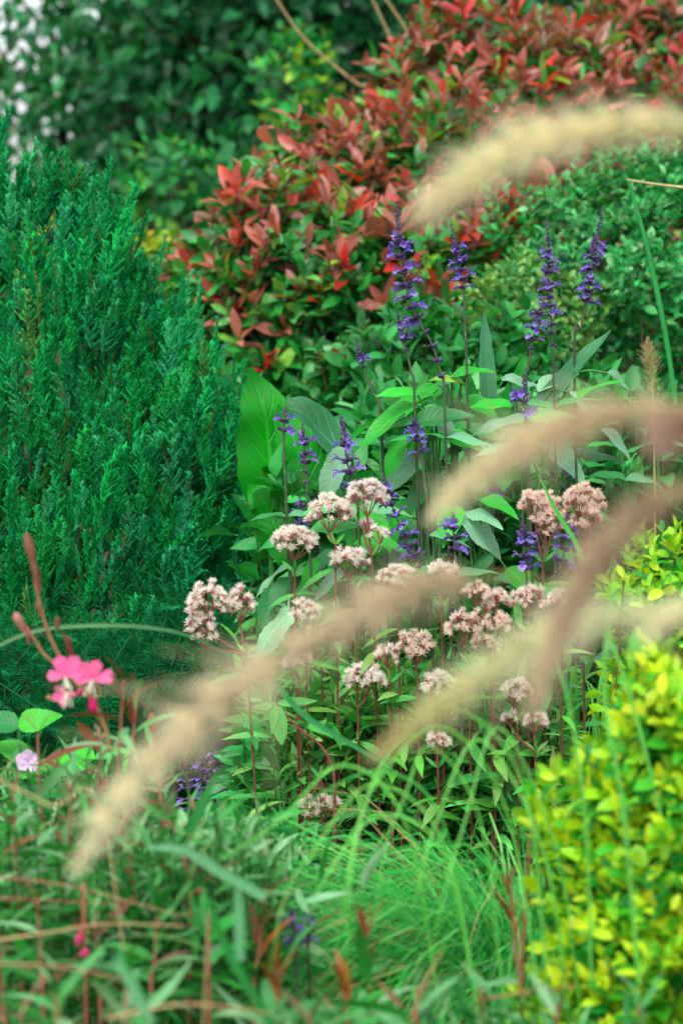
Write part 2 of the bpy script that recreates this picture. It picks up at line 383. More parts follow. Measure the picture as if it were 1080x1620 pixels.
# ------------------------------------------------------------------ small-leaved shrubs at right
SG = [srgb(54, 166, 86), srgb(34, 140, 66), srgb(112, 186, 116), srgb(22, 108, 52)]
small_shrub('small_leaved_shrub', at(1065, 470, 4.05), (.26, .22, .25), 1700, 7, L_small, .021, SG, [4, 3, 2, 2], M_leaf, 'rounded small-leaved green shrub at the right edge behind the blue spikes', 'shrub', 31, shell=(.7, 1), wide=1.1, step=.006)
small_shrub('small_leaved_shrub', at(850, 540, 3.9), (.12, .14, .14), 700, 7, L_small, .017, [srgb(110, 165, 80), srgb(60, 145, 70), srgb(140, 180, 100)], [3, 3, 1], M_leaf, 'paler fine-leaved shrub just left of the rounded green one', 'shrub', 32, shell=(.6, 1), wide=1.1, step=.005)
small_shrub('small_leaved_shrub', at(700, 640, 3.75), (.22, .12, .16), 420, 6, L_oval, .04, [srgb(50, 150, 70), srgb(30, 120, 50)], [2, 2], M_leaf, 'low dark green shrub behind the bare stems of the blue spikes', 'shrub', 33, shell=(.5, 1))

# ------------------------------------------------------------------ conifer
def plumeT(seed, L=1.0, n=48):
    """one upright feathery spray of length 1 along Z"""
    r = np.random.default_rng(seed); mb = MB()
    bd = r.normal() * .07; mb.tube(np.array([(0, 0, 0), (bd, 0, .5), (bd * .3, 0, 1.0)]), [.012, .009, .004], None, (1, 1, 1), 4)
    for i in range(n):
        t_ = .04 + .94 * (i / n); ph = r.random() * 6.28
        ln = (.19 * (1 - t_) ** .6 + .045) * (.5 + .8 * r.random())
        sp = .3 + .45 * r.random(); d = np.array([math.cos(ph) * sp, math.sin(ph) * sp, .9]); b = np.array([bd * math.sin(t_ * 2.8), 0, t_])
        e = b + d * ln; m_ = (b + e) / 2 + [0, 0, -.01]
        sh = .8 + .4 * r.random()
        mb.tube(np.array([b, m_, e]), [.010, .015, .006], None, (sh * .95, sh, sh * .95), 3)
        for q in range(5):            # scale-leaf nubs along the twig
            f = .15 + .2 * q; o = b + (e - b) * f; dd = nrm(d + r.normal(size=3) * .9) * (.036 * (1.1 - f * .4))
            mb.tube(np.array([o, o + dd]), [.011, .004], None, (sh * 1.05, sh * 1.1, sh), 3)
    return mb.template()
PL = [plumeT(i) for i in range(6)]
def conifer():
    cx, cy = -.415, 3.42; z0 = float(gz(cx, cy)) - .02
    t = thing('conifer', (cx, cy, z0), 'tall feathery emerald green conifer filling the left of the garden', 'conifer')
    prof_z = [.44, .54, .66, .80, .92, 1.02, 1.11, 1.20, 1.29, 1.37]
    prof_r = [.23, .30, .33, .336, .318, .270, .208, .15, .095, .03]
    N_ = 6000
    zz = rng.uniform(.44, 1.37, N_ * 2); rr = np.interp(zz, prof_z, prof_r); k = rng.random(N_ * 2) < rr / .34; zz, rr = zz[k][:N_], rr[k][:N_]
    n = len(zz); th = rng.uniform(-math.pi * 1.12, .12 * math.pi, n)
    lay = rng.random(n); s = np.where(lay < .6, rng.uniform(.88, 1.05, n), rng.uniform(.6, .9, n))
    lump = 1 + .07 * np.sin(5 * th + 9 * zz) + .05 * np.sin(11 * th - 23 * zz + 1) + .05 * np.sin(23 * th + 5 * zz)
    P = np.stack([cx + np.cos(th) * rr * s * lump, cy + np.sin(th) * rr * s * lump, zz - .055], -1)
    out = np.stack([np.cos(th), np.sin(th), np.zeros(n)], -1)
    ax = nrm(np.array([0, 0, 1.0]) + out * np.interp(zz, [.5, .9, 1.4], [.4, .22, .12])[:, None] + rnd(n, .17))
    L = np.interp(zz, [.5, 1.1, 1.37], [.075, .08, .08]) * .80 * np.exp(rng.normal(size=n) * .26)
    base = np.interp(zz, [.5, .75, 1.1, 1.45], [.7, .9, 1.05, 1.15])
    col = pick([srgb(28, 172, 98), srgb(18, 158, 82), srgb(58, 180, 122), srgb(34, 176, 86), srgb(90, 160, 80)], [4, 3, 1.5, 1.5, .25], n)
    col = col * (1 + .22 * np.sin(P[:, 0] * 21 + P[:, 2] * 13) * np.sin(P[:, 2] * 29 - P[:, 0] * 9 + 1))[:, None]
    col = jit(col, n, .09, .05)
    mb = MB()
    for v in range(6):
        i = np.arange(n) % 6 == v
        mb.stamp(PL[v], frames_z(ax[i]), P[i], np.stack([L[i] * rng.uniform(.9, 1.3, i.sum()), L[i] * 1.1, L[i]], -1), col[i])
    # long leading sprays on the skyline
    for px, py, ln in ((28, 165, .13), (8, 190, .14), (50, 240, .1), (0, 230, .12), (138, 262, .1), (185, 250, .12), (118, 290, .08), (208, 305, .08), (236, 330, .09), (160, 285, .08), (262, 375, .06), (88, 240, .08), (215, 300, .07), (320, 455, .07), (345, 500, .08), (60, 270, .1), (372, 560, .08), (20, 240, .12), (290, 425, .07)):
        e = at(px, py, 3.36 + random.uniform(-.04, .06)); b = e + np.array([-.012 + random.uniform(-.015, .01), 0, -ln])
        mb.stamp(PL[random.randrange(4)], frames_z((e - b)[None]), b[None], np.array([[ln * .85, ln * .85, ln]]), jit(col[0], 1, .1, .04))
        for q in range(3):
            l2 = ln * random.uniform(.6, .9); b2 = b + rng.normal(size=3) * .018 - [0, 0, .02]
            mb.stamp(PL[random.randrange(4)], frames_z(nrm(e - b + rng.normal(size=3) * .02)[None]), b2[None], np.array([[l2, l2, l2]]), jit(col[1], 1, .1, .04))
    mb.build('foliage', M_needle, t)
    tr = MB(); tr.tube(smooth([(cx, cy, z0), (cx + .01, cy, .8), (cx, cy, 1.18)], 12), .024, .004, srgb(84, 62, 44), 8)
    tr.build('trunk', M_bark, t)
    br = MB()
    for i in range(60):
        j = rng.integers(0, n); e = P[j]; zb = max(z0 + .03, e[2] - rng.uniform(.12, .3))
        br.tube(smooth([(cx, cy, zb), ((cx * .4 + e[0] * .6), (cy * .4 + e[1] * .6), zb + (e[2] - zb) * .3), e], 7), .006, .002, srgb(78, 50, 34), 5)
    br.build('branches', M_stem, t)
    dm = MB()                          # small dead brown sprays
    for px, py in ((100, 690), (103, 640), (205, 700), (60, 560), (160, 1010), (98, 720), (266, 735), (245, 560), (55, 410), (60, 830), (150, 470), (210, 420), (180, 620), (330, 690), (30, 500), (128, 880), (300, 800), (30, 620), (90, 505)):
        p = at(px, py, 3.42 - .285 + abs(px - 100) * .0002)
        dm.stamp(PL[1], frames_z(nrm(np.array([random.uniform(-.25, .25), -.2, 1.]))[None]), p[None], np.array([[.012, .012, .04]]), jit(srgb(112, 66, 36), 1, .3, .05))
    dm.build('dead_sprays', M_needle, t)
conifer()
# yew-like dark needles at the conifer's foot
def yew(c, label, seed, w_):
    x, y = c[0], c[1]; z0 = float(gz(x, y)) - .01
    t = thing('low_conifer', (x, y, z0), label, 'conifer')
    P, U, s = mound(c, (w_, .08, .11), 260, (.4, 1), .15, .5, -.9, seed); P = P[P[:, 2] > z0 + .02]; n = len(P)
    ax = nrm(rnd(n, .5) + [0, -.35, .55]); mb = MB()
    nd = leafT(2, .09, .3, .5, 0, 0, cols=1)
    for j in range(34):
        side = 1 if j % 2 else -1; f = j / 34
        X = frames_z(ax)[..., 0]
        d = ax * .55 + X * side + rnd(n, .12)
        mb.stamp(nd, frames(d, ax * .5 + rnd(n, .3) + [0, 0, 1]), P + ax * (f * .07), .017 * (1.15 - .5 * f), jit(srgb(20, 130, 72), n, .2, .06))
    mb.build('foliage', M_needle, t)
    tw = MB()
    for i in range(n): tw.tube(np.array([P[i] - ax[i] * .01, P[i], P[i] + ax[i] * .06]), .0009, .0006, srgb(20, 96, 48), 4)
    twigs(tw, (x, y + .05, z0), P, srgb(50, 40, 28), .003, 8, .0008); tw.build('branches', M_stem, t)
yew(at(90, 1110, 3.05), 'low dark conifer with flat needles behind the pink flowers', 41, .16)
yew(at(290, 1080, 3.12), 'dark needled sprigs under the right skirt of the tall conifer', 42, .12)

# ------------------------------------------------------------------ blue sage
C_CAL, C_CAL2, C_FL, C_FL2, C_SST = srgb(92, 72, 122), srgb(124, 112, 144), srgb(120, 102, 188), srgb(142, 120, 198), srgb(86, 70, 80)
def calyx(mb, o, d, L, col):
    d = nrm(d); mb.tube(np.array([o, o + d * L * .35, o + d * L * .75, o + d * L]), [L * .08, L * .21, L * .2, L * .13], None, col, 6)
def floret(mb, o, d, L, col):
    """two-lipped flower: tube, hooded upper lip, broad three-lobed lower lip"""
    d = nrm(d); up = nrm(np.array([0, 0, 1.]) - d * d[2]); side = np.cross(d, up)
    e = o + d * L * .5
    mb.tube(np.array([o, o + d * L * .25, e]), [L * .07, L * .09, L * .15], None, col * .85, 6)
    pet = leafT(4, .95, .5, .4, .25, .35, cols=1)
    dirs = np.array([d * .75 - up * .65, d * .6 - up * .4 + side * .65, d * .6 - up * .4 - side * .65, d * .8 + up * .65])
    sc = np.array([.62, .42, .42, .5]) * L
    mb.stamp(pet, frames(dirs, np.array([up + d * .4, up, up, d * .2 + up])), np.tile(e, (4, 1)), sc, np.array([col * 1.12, col, col, col * .9]))
def whorl(kind, seed):
    r = np.random.default_rng(seed); mb = MB(); n = {'tip': 7, 'bud': 9, 'bloom': 9, 'spent': 7}[kind]
    L = {'tip': .0055, 'bud': .008, 'bloom': .0085, 'spent': .0075}[kind]
    lift = {'tip': 1.0, 'bud': .5, 'bloom': .22, 'spent': .3}[kind]
    p = r.random() * 6
    for i in range(n):
        ph = p + i * 6.283 / n + r.normal() * .15; d = np.array([math.cos(ph), math.sin(ph), lift + r.normal() * .15]); o = np.array([0, 0, r.normal() * .0012])
        c = (C_CAL if r.random() < .6 else C_CAL2) * (.8 + .4 * r.random())
        calyx(mb, o, d, L * (.85 + .3 * r.random()), c)
        if kind == 'bloom' and r.random() < .42 or kind == 'bud' and r.random() < .2:
            floret(mb, o + nrm(d) * L * .7, nrm(d + [0, 0, .05 + r.normal() * .2]), .0135 * (.8 + .35 * r.random()), (C_FL if r.random() < .6 else C_FL2) * (.85 + .3 * r.random()))
    return mb.mesh('flower_whorl', M_petal)
WH = {k: [whorl(k, 50 + i + 10 * j) for i in range(4)] for j, k in enumerate(('tip', 'bud', 'bloom', 'spent'))}
SLEAF = [srgb(40, 150, 70), srgb(96, 160, 116), srgb(30, 128, 60), srgb(70, 168, 80)]
def pairs(t, pts, idx, L, T, cols, mat, wide=1.0, droop=.0, spread=1.0, name='leaf', facing=.35):
    """opposite leaves along a stem, each a part"""
    for q, i in enumerate(idx):
        i = int(i); ph = q * 1.57 + random.uniform(-.5, .5)
        for sgn in (0, math.pi):
            if random.random() < .06: continue
            d = np.array([math.cos(ph + sgn), math.sin(ph + sgn) * .8, random.uniform(-.15, .5) - droop]) * spread
            l = L * random.uniform(.7, 1.2)
            nm = np.array([0, -facing, 1.]) + rng.normal(size=3) * .22
            one_leaf(T, mat, t, pts[i], pts[i] + nrm(d) * l, wide, nm, cols[random.randrange(len(cols))], name)
def sage(px, d, flower_px, stem_px, kinds, size, label, leaf_from=None, base_dx=0.0, L=.055):
    """flower_px: points from the tip down through the flowers; stem_px: the stem below"""
    fl = smooth([at(x, y, d) for x, y in flower_px], 60)
    rest = [at(x, y, d) for x, y in stem_px]; lo = rest[-1] if rest else fl[-1]
    y0 = d + .02; g0 = np.array([lo[0] + base_dx, lo[1] + .02, float(gz(lo[0] + base_dx, lo[1] + .02)) - .01])
    t = thing('sage_stem', g0, label, 'flower', 'blue sage stems')
    low = smooth([fl[-1]] + rest + [(lo + g0) / 2 + [.01, 0, 0], g0], 30)
    st = MB(); st.tube(np.vstack([fl, low[1:]]), np.concatenate([np.linspace(.0007, .0013, 60), np.linspace(.0013, .0019, 29)]), None, C_SST, 7, end=srgb(58, 78, 48))
    st.build('stem', M_stem, t)
    seg = np.concatenate([[0], np.cumsum(np.linalg.norm(np.diff(fl, axis=0), axis=1))]); tot = seg[-1]
    s_, i = .0, 0
    while s_ < tot and i < 40:
        f = s_ / tot; k = min(59, int(np.searchsorted(seg, s_)))
        ax = nrm(fl[max(0, k - 1)] - fl[min(59, k + 1)])
        kind = 'tip' if f < kinds[0] else ('bud' if f < kinds[1] else ('bloom' if f < kinds[2] else 'spent'))
        if kind == 'bloom' and random.random() < .14: kind = 'bud'
        sc = .79 * size * (.95 if kind == 'tip' else 1.0) * (.5 + .5 * min(1, (f + .03) / max(.08, kinds[0]))) * random.uniform(.9, 1.15)
        if kind == 'spent': sc *= .8
        inst('flower_whorl', random.choice(WH[kind]), t, frames_z(ax[None])[0] @ np.array(Matrix.Rotation(random.uniform(0, 6), 3, 'Z')), fl[k], sc)
        s_ += {'tip': .0042, 'bud': .0062, 'bloom': .0112, 'spent': .013}[kind] * size * random.uniform(.85, 1.25); i += 1
    if leaf_from is not None:
        idx = [i for i in range(len(low)) if low[i][2] <= at(px, leaf_from, d)[2]][::4][:5]
        pairs(t, low, idx, L, random.choice([L_ovate, L_ovate2]), SLEAF, M_broad, wide=.85)
    return t
sage(640, 2.72, [(628, 322), (632, 400), (642, 455), (660, 505), (683, 545), (700, 600)], [(703, 645)], (.17, .27, .72), 1.3, 'tallest blue spike, its long curved flower head leaning over the red hedge', 660)
sage(730, 2.78, [(714, 360), (722, 400), (731, 440), (733, 460)], [(735, 520), (738, 600)], (.3, .62, 1.1), .95, 'short blue spike on a long bare stem, right of the tallest spike', 640)
sage(868, 2.76, [(864, 350), (868, 400), (867, 450), (871, 500), (874, 560)], [(875, 600)], (.2, .36, .8), .95, 'slim blue spike with gaps between its flower rings, before the small-leaved shrub', 620)
sage(930, 2.8, [(953, 328), (942, 380), (933, 430), (928, 475)], [(918, 520), (908, 565)], (.34, .5, 1.1), 1.0, 'rightmost tall blue spike, leaning right with dark buds at its tip', 620)
sage(840, 2.73, [(860, 475), (849, 505), (842, 540), (838, 560)], [(834, 590), (832, 640)], (.25, .5, .85), .9, 'small half-open blue spike crossing the slim one from the left', 640)
sage(640, 2.74, [(628, 495), (636, 525), (643, 555)], [(650, 590), (656, 650)], (.3, .6, .85), .85, 'small grey-blue spike close under the tallest one', 650)
sage(575, 2.77, [(563, 536), (569, 562), (578, 592)], [(588, 620), (604, 690)], (.4, .75, .8), .8, 'small budding spike alone in front of the hedge, left of the tallest', 680)
sage(828, 2.66, [(829, 596), (828, 630), (832, 668)], [(836, 720)], (.3, .42, 1.1), 1.15, 'blue spike with a full skirt of flowers just above the middle plume', 700)
sage(450, 2.72, [(452, 646), (449, 670), (449, 692)], [(450, 740), (453, 800)], (.3, .42, 1.1), 1.05, 'leftmost blue spike, short and before the bright canna leaf', 800)
sage(482, 2.7, [(479, 672), (481, 700), (484, 740), (486, 770)], [(487, 800)], (.2, .3, .7), 1.0, 'blue spike with paired open flowers, second from the conifer', 820)
sage(548, 2.68, [(541, 662), (545, 700), (550, 735), (560, 768)], [(566, 800)], (.25, .4, 1.1), 1.2, 'full dark blue spike rising behind the two pale flower domes', 800)
sage(660, 2.7, [(651, 660), (659, 690), (667, 722)], [(672, 770), (676, 830)], (.2, .5, 1.1), .95, 'blue spike on a grey stem in front of the big pale leaf', 820)
sage(640, 2.62, [(606, 752), (616, 790), (632, 830), (650, 865), (664, 895)], [(680, 960)], (.12, .25, .9), 1.05, 'long blue spike sloping down right from behind the upper flower dome', 930)
sage(482, 2.78, [(474, 788), (482, 815), (492, 842)], [(510, 900)], (.2, .35, 1.1), 1.1, 'blue spike hidden behind the leftmost pair of pale domes', 900)
sage(780, 2.8, [(784, 770), (781, 795)], [(779, 850), (778, 930)], (.2, .3, 1.1), .95, 'tiny blue spike on a straight bare stem under the middle plume tip', 900)
sage(716, 2.6, [(716, 812), (717, 840), (719, 875)], [(722, 930)], (.2, .35, 1.1), 1.05, 'blue spike with open flowers just below the middle plume tip', 900)
sage(828, 2.62, [(824, 820), (828, 855), (831, 905)], [(834, 950)], (.3, .45, 1.1), 1.2, 'broad-skirted blue spike below and left of the tall rusty domes', 930)
sage(895, 2.7, [(896, 816), (894, 850), (890, 885), (880, 915)], [(872, 950)], (.15, .3, .8), 1.15, 'ragged blue spike tucked under the rightmost rusty dome', 930)
sage(900, 2.85, [(896, 735), (898, 760)], [(900, 820)], (.3, .5, 1.1), .8, 'very small blue spike deep in the leaves above the rusty domes', 800)
sage(545, 2.8, [(547, 1035), (545, 1075)], [(543, 1150)], (.2, .3, 1.1), .8, 'small blue spike among the red stems below the brown plume', 1100, L=.04)
sage(462, 2.85, [(462, 1095), (460, 1150), (466, 1230)], [(468, 1270)], (.1, .2, .6), .8, 'faded blue spike low down beside the drooping light green leaf', 1200, L=.04)
for i, (pp, lb) in enumerate((([(342, 1172), (346, 1210), (350, 1260), (356, 1330)], 'lavender-blue spike low in the shade, rightmost of the three by the cream plume'),
                ([(322, 1190), (318, 1230), (322, 1290)], 'lavender-blue spike low in the shade, middle one of the three by the cream plume'),
                ([(296, 1225), (300, 1262), (312, 1320)], 'lavender-blue spike low in the shade, nearest the cream plume'))):
    sage(pp[0][0], 3.05 - .2 * i, pp, [(pp[-1][0] + 8, pp[-1][1] + 60)], (.1, .2, .6), .95, lb, None)
sage(470, 1.85, [(462, 1440), (466, 1500)], [(470, 1570)], (.1, .2, 1.1), .55, 'blurred small violet spike in the foreground left of the brown bud', None)
sage(490, 1.9, [(488, 1435), (487, 1500)], [(490, 1570)], (.1, .2, 1.1), .55, 'blurred small violet spike in the foreground nearest the brown bud', None)

# ------------------------------------------------------------------ broad leaves, one plant at a time
G_SHEEN, GB, GD = srgb(120, 176, 138), srgb(36, 168, 40), srgb(40, 118, 66)  # the first is leaf green paled by sky sheen painted into it
def broad_plant(name, base, d, leaves, label, cat='plant', T=None, mat=None, stemc=(60, 110, 60)):
    bx, by = at(base[0], base[1], d)[:2]; z0 = float(gz(bx, by)) - .01
    t = thing(name, (bx, by, z0), label, cat); top = at(base[0], base[1], d)
    st = MB(); st.tube(smooth([(bx, by, z0), ((bx + top[0]) / 2 + .01, by, (z0 + top[2]) / 2), top], 10), .0032, .002, srgb(*stemc), 7)
    for (x0, y0, x1, y1, wd, col, nm) in leaves:
        b, e = at(x0, y0, d + random.uniform(-.02, .02)), at(x1, y1, d + random.uniform(-.04, .02))
        st.tube(smooth([top + (np.array([bx, by, z0]) - top) * random.uniform(.05, .25), (top + b) / 2 + [0, .005, .004], b], 6), .0016, .0012, srgb(*stemc), 5)
        L = np.linalg.norm(e - b); one_leaf(T or random.choice([L_ovate, L_ovate2]), mat or M_broad, t, b, e, (wd * d / K) / L / .5, nm, col)
    st.build('stem', M_stem, t)
up = (0, -.55, 1)
broad_plant('broad_leaf_plant', (560, 800), 2.78, [(555, 712, 491, 790, 58, G_SHEEN, (-.5, -.7, .6)), (565, 770, 520, 830, 45, GD, up), (590, 800, 520, 900, 60, GB, up), (560, 790, 620, 850, 50, GB, up)], 'leafy plant whose pale oval leaf hangs left of the full blue spike')
broad_plant('broad_leaf_plant', (665, 800), 2.8, [(682, 712, 588, 768, 62, G_SHEEN, (-.2, -.6, 1)), (690, 745, 640, 800, 40, GD, up), (700, 770, 780, 820, 44, GD, up), (650, 790, 590, 850, 50, GB, up), (720, 700, 800, 735, 46, GD, up)], 'leafy plant with a wide pale grey-green leaf right of the blue spike')
broad_plant('broad_leaf_plant', (690, 720), 2.76, [(676, 648, 744, 682, 38, G_SHEEN, up), (655, 640, 562, 688, 44, GB, (-.3, -.5, 1)), (660, 625, 600, 612, 30, GB, up), (690, 640, 640, 690, 42, GB, up), (700, 690, 770, 700, 40, GB, up), (640, 690, 600, 740, 36, GB, up)], 'leafy plant with bright green arching leaves at the foot of the tallest spike')
broad_plant('broad_leaf_plant', (720, 640), 2.8, [(690, 610, 640, 640, 30, GB, up), (710, 600, 770, 570, 28, GB, up), (735, 610, 690, 585, 26, srgb(140, 190, 60), up), (700, 620, 620, 615, 30, GB, up), (730, 630, 790, 650, 34, GB, up)], 'leafy shoot with small bright yellowish leaves between the two tallest left spikes')
broad_plant('broad_leaf_plant', (830, 640), 2.8, [(790, 600, 868, 585, 30, G_SHEEN, up), (850, 620, 910, 575, 30, G_SHEEN, up), (810, 640, 760, 620, 34, GB, up), (870, 650, 940, 570, 28, GB, up), (840, 660, 790, 690, 34, GD, up), (960, 590, 1012, 618, 30, G_SHEEN, up), (900, 620, 960, 650, 36, G_SHEEN, up)], 'leafy plant with pale curved leaves under the slim spikes at right')
broad_plant('broad_leaf_plant', (760, 900), 2.72, [(725, 818, 808, 872, 58, G_SHEEN, (.15, -.7, 1)), (735, 810, 780, 798, 34, G_SHEEN, up), (720, 800, 700, 850, 40, GB, up), (780, 880, 700, 920, 44, GD, up), (800, 900, 860, 940, 44, GB, up), (760, 790, 815, 800, 30, GB, up)], 'leafy plant with a broad ribbed leaf left of the rusty domes')
broad_plant('broad_leaf_plant', (470, 1010), 2.75, [(470, 962, 382, 1020, 60, G_SHEEN, (-.3, -.7, 1)), (458, 893, 384, 922, 24, G_SHEEN, up), (440, 930, 400, 995, 44, GD, up), (500, 950, 560, 990, 40, GB, up), (455, 915, 420, 960, 26, GD, up), (505, 885, 470, 930, 30, GB, up)], 'leafy plant with a large sheen-pale green leaf left of the red-stemmed dome')
broad_plant('broad_leaf_plant', (540, 930), 2.75, [(545, 905, 488, 940, 34, G_SHEEN, up), (560, 915, 600, 950, 34, GD, up), (530, 870, 480, 890, 30, GD, up), (560, 860, 630, 850, 40, GB, up), (540, 880, 590, 920, 34, GB, up)], 'leafy plant filling the space between the four pale domes')
broad_plant('broad_leaf_plant', (470, 1230), 2.9, [(470, 1180, 386, 1172, 40, G_SHEEN, up), (460, 1230, 390, 1262, 34, GD, up), (500, 1250, 440, 1280, 30, GB, up), (470, 1270, 530, 1310, 36, GD, up)], 'leafy plant with a pale leaf over the dark hollow below the brown plume')
broad_plant('broad_leaf_plant', (880, 780), 2.85, [(820, 720, 740, 690, 40, G_SHEEN, up), (860, 700, 930, 750, 42, G_SHEEN, up), (880, 760, 960, 800, 40, GD, up), (900, 720, 980, 700, 34, GD, up), (840, 760, 780, 740, 34, GB, up), (950, 680, 1010, 720, 30, G_SHEEN, up)], 'leafy plant under the middle plume, above the rusty domes')
broad_plant('broad_leaf_plant', (660, 900), 2.82, [(640, 880, 580, 900, 40, GD, up), (680, 880, 640, 930, 36, GB, up), (690, 850, 740, 830, 34, GD, up), (650, 850, 600, 830, 36, GD, up)], 'leafy plant behind the long sloping blue spike')

# canna: big paddle leaves
def paddle(t, pts, d, wd, normal, col, end=None, fold=.12, mat=None):
    mb = MB(); p = smooth([at(*q, d) if len(q) == 2 else at(*q) for q in pts], 26)
    strip(mb, p, wd * d / K, normal, col, taper=(.25, 1, .04), fold=fold, end=end, cols=3); return mb.build('leaf', mat or M_canna, t)
b = at(430, 900, 3.0); t = thing('canna', (b[0], b[1], float(gz(b[0], b[1])) - .01), 'canna with tall bright green paddle leaves right of the conifer', 'plant')
mb = MB(); mb.tube(smooth([t.location[:], (b[0], b[1], .7), at(430, 800, 3.0)], 12), .007, .004, srgb(50, 120, 50), 8); mb.build('stem', M_stem, t)
paddle(t, [(432, 860), (428, 770), (420, 670), (398, 582)], 3.02, 120, (.35, -1, .25), srgb(14, 140, 24))
paddle(t, [(440, 850), (470, 800), (470, 720), (440, 640)], 3.0, 110, (.5, -1, .5), srgb(14, 138, 26))
paddle(t, [(455, 900), (440, 850), (420, 800), (392, 765)], 2.98, 75, (0, -.8, .6), srgb(16, 138, 24))
b = at(520, 900, 3.05); t = thing('canna', (b[0], b[1], float(gz(b[0], b[1])) - .01), 'canna with a dark green leaf arching left behind the blue spikes', 'plant')
mb = MB(); mb.tube(smooth([t.location[:], (b[0], b[1], .7), at(540, 800, 3.05)], 12), .007, .004, srgb(50, 120, 50), 8); mb.build('stem', M_stem, t)
paddle(t, [(560, 830), (545, 740), (490, 665), (428, 634)], 3.04, 95, (.75, -.6, .6), srgb(44, 120, 72), fold=.3)
paddle(t, [(560, 830), (520, 790), (500, 840), (480, 900)], 3.0, 70, (0, -.8, .5), srgb(24, 120, 44))
# sword leaves
b = at(770, 700, 2.86); t = thing('sword_leaf_plant', (b[0], b[1], float(gz(b[0], b[1])) - .01), 'upright plant of sword-shaped leaves, one vertical and one leaning far right', 'plant')
mb = MB(); mb.tube(smooth([t.location[:], (b[0], b[1], .8), at(775, 680, 2.86)], 12), .006, .004, srgb(50, 120, 50), 8); mb.build('stem', M_stem, t)
paddle(t, [(778, 690), (772, 630), (768, 560), (765, 490)], 2.84, 30, (.2, -1, .2), srgb(70, 140, 100), fold=.3)
paddle(t, [(790, 720), (850, 650), (910, 580), (966, 522)], 2.8, 36, (-.4, -.8, .6), srgb(60, 132, 88), fold=.35)
paddle(t, [(780, 700), (750, 640), (744, 610), (740, 590)], 2.86, 18, (0, -1, .4), srgb(30, 128, 50), fold=.3)
paddle(t, [(785, 700), (800, 640), (822, 590), (830, 560)], 2.86, 24, (0, -1, .4), srgb(22, 128, 40), fold=.3)
paddle(t, [(775, 690), (720, 660), (670, 630), (610, 610)], 2.88, 9, (0, -.6, 1), srgb(40, 110, 70), fold=.3)

# leafy sage shoots that fill the bed, each with its own leaves
FILL = [(600, 700, 'shoot of rounded green leaves between the canna and the tallest spike'), (760, 680, 'shoot of green leaves right beside the upright sword leaf'),
        (900, 640, 'shoot of green leaves under the rightmost tall spike'), (980, 660, 'shoot of green leaves by the right edge over the middle plume'),
        (1040, 700, 'outermost leafy shoot at the right edge of the bed'), (420, 860, 'leafy shoot in the gap between conifer and leftmost pale dome'),
        (620, 810, 'leafy shoot right of the uppermost pale dome'), (800, 790, 'leafy shoot left of the tall rusty dome'), (940, 830, 'leafy shoot right of the tall rusty domes'),
        (700, 960, 'leafy shoot behind the row of pale domes'), (860, 960, 'leafy shoot under the broad-skirted blue spike'), (440, 1120, 'leafy shoot at the dark edge below the conifer'),
        (560, 1180, 'leafy shoot low among the red stems'), (380, 1240, 'leafy shoot beside the lavender spikes'), (930, 900, 'leafy shoot beneath the arched brown plume'),
        (990, 760, 'leafy shoot under the right end of the middle plume')]
for i, (px, py, lb) in enumerate(FILL):
    d = 2.9 + .08 * (i % 3); tip = at(px, py, d); g0 = np.array([tip[0] + random.uniform(-.03, .03), tip[1] + .02, 0]); g0[2] = float(gz(g0[0], g0[1])) - .01
    t = thing('leafy_shoot', g0, lb, 'plant', 'leafy sage shoots')
    p = smooth([tip, (tip + g0) / 2 + [.012, 0, 0], g0], 30)
    mb = MB(); mb.tube(p, .0013, .0028, srgb(60, 120, 60), 6); mb.build('stem', M_stem, t)
    n_ = min(29, 2 + int((p[0][2] - p[-1][2]) / .02)); pairs(t, p, range(0, 28, 3), .055, L_ovate if i % 2 else L_ovate2, SLEAF, M_broad, wide=.85)
# dense understorey of leaves low in the bed
def understorey(name, boxes, T, L, k, cols, wts, mat, label, cat, n_per=1.0):
    mb, st = MB(), MB()
    for (px0, px1, py0, py1, d0, d1, n) in boxes:
        n = int(n * n_per); px = rng.uniform(px0, px1, n); py = py0 + (py1 - py0) * rng.random(n); dd = rng.uniform(d0, d1, n)
        P = np.array([at(a_, b_, c_) for a_, b_, c_ in zip(px, py, dd)])
        P = P[P[:, 2] > gz(P[:, 0], P[:, 1]) + .01]
        A = nrm(rnd(len(P), .35) + [0, -.1, 1])
        shoots(mb, P, A, k, T, L, lambda n_, j, f, P_: jit(pick(cols, wts, n_), n_, .2, .08), th=(.5, 1.5), step=.012)
        for p in P[::1]:
            g0 = float(gz(p[0], p[1])); lo = max(g0, p[2] - .10)
            st.tube(np.array([p, (p[0] + .003, p[1] + .004, (p[2] + lo) / 2), (p[0] + .01, p[1] + .01, lo)]), .0007, .0011, srgb(50, 110, 40), 4)
    q = mb; q.v += st.v; q.c += st.c; q.u += st.u
    off = q.n; q.q += [x + off for x in st.q]; q.n += st.n
    o = q.build(name, mat); return stuff(o, label, cat)
understorey('bed_foliage', [(400, 1000, 700, 1250, 2.95, 3.35, 1000), (560, 1080, 610, 800, 3.1, 3.5, 520), (380, 900, 1150, 1400, 2.7, 3.2, 420)], L_ovate, .045, 5,
            [srgb(44, 156, 70), srgb(28, 128, 54), srgb(86, 166, 98)], [3, 3, 1.5], M_leaf, 'mass of mixed green leaves low in the flower bed behind the blooms', 'foliage')

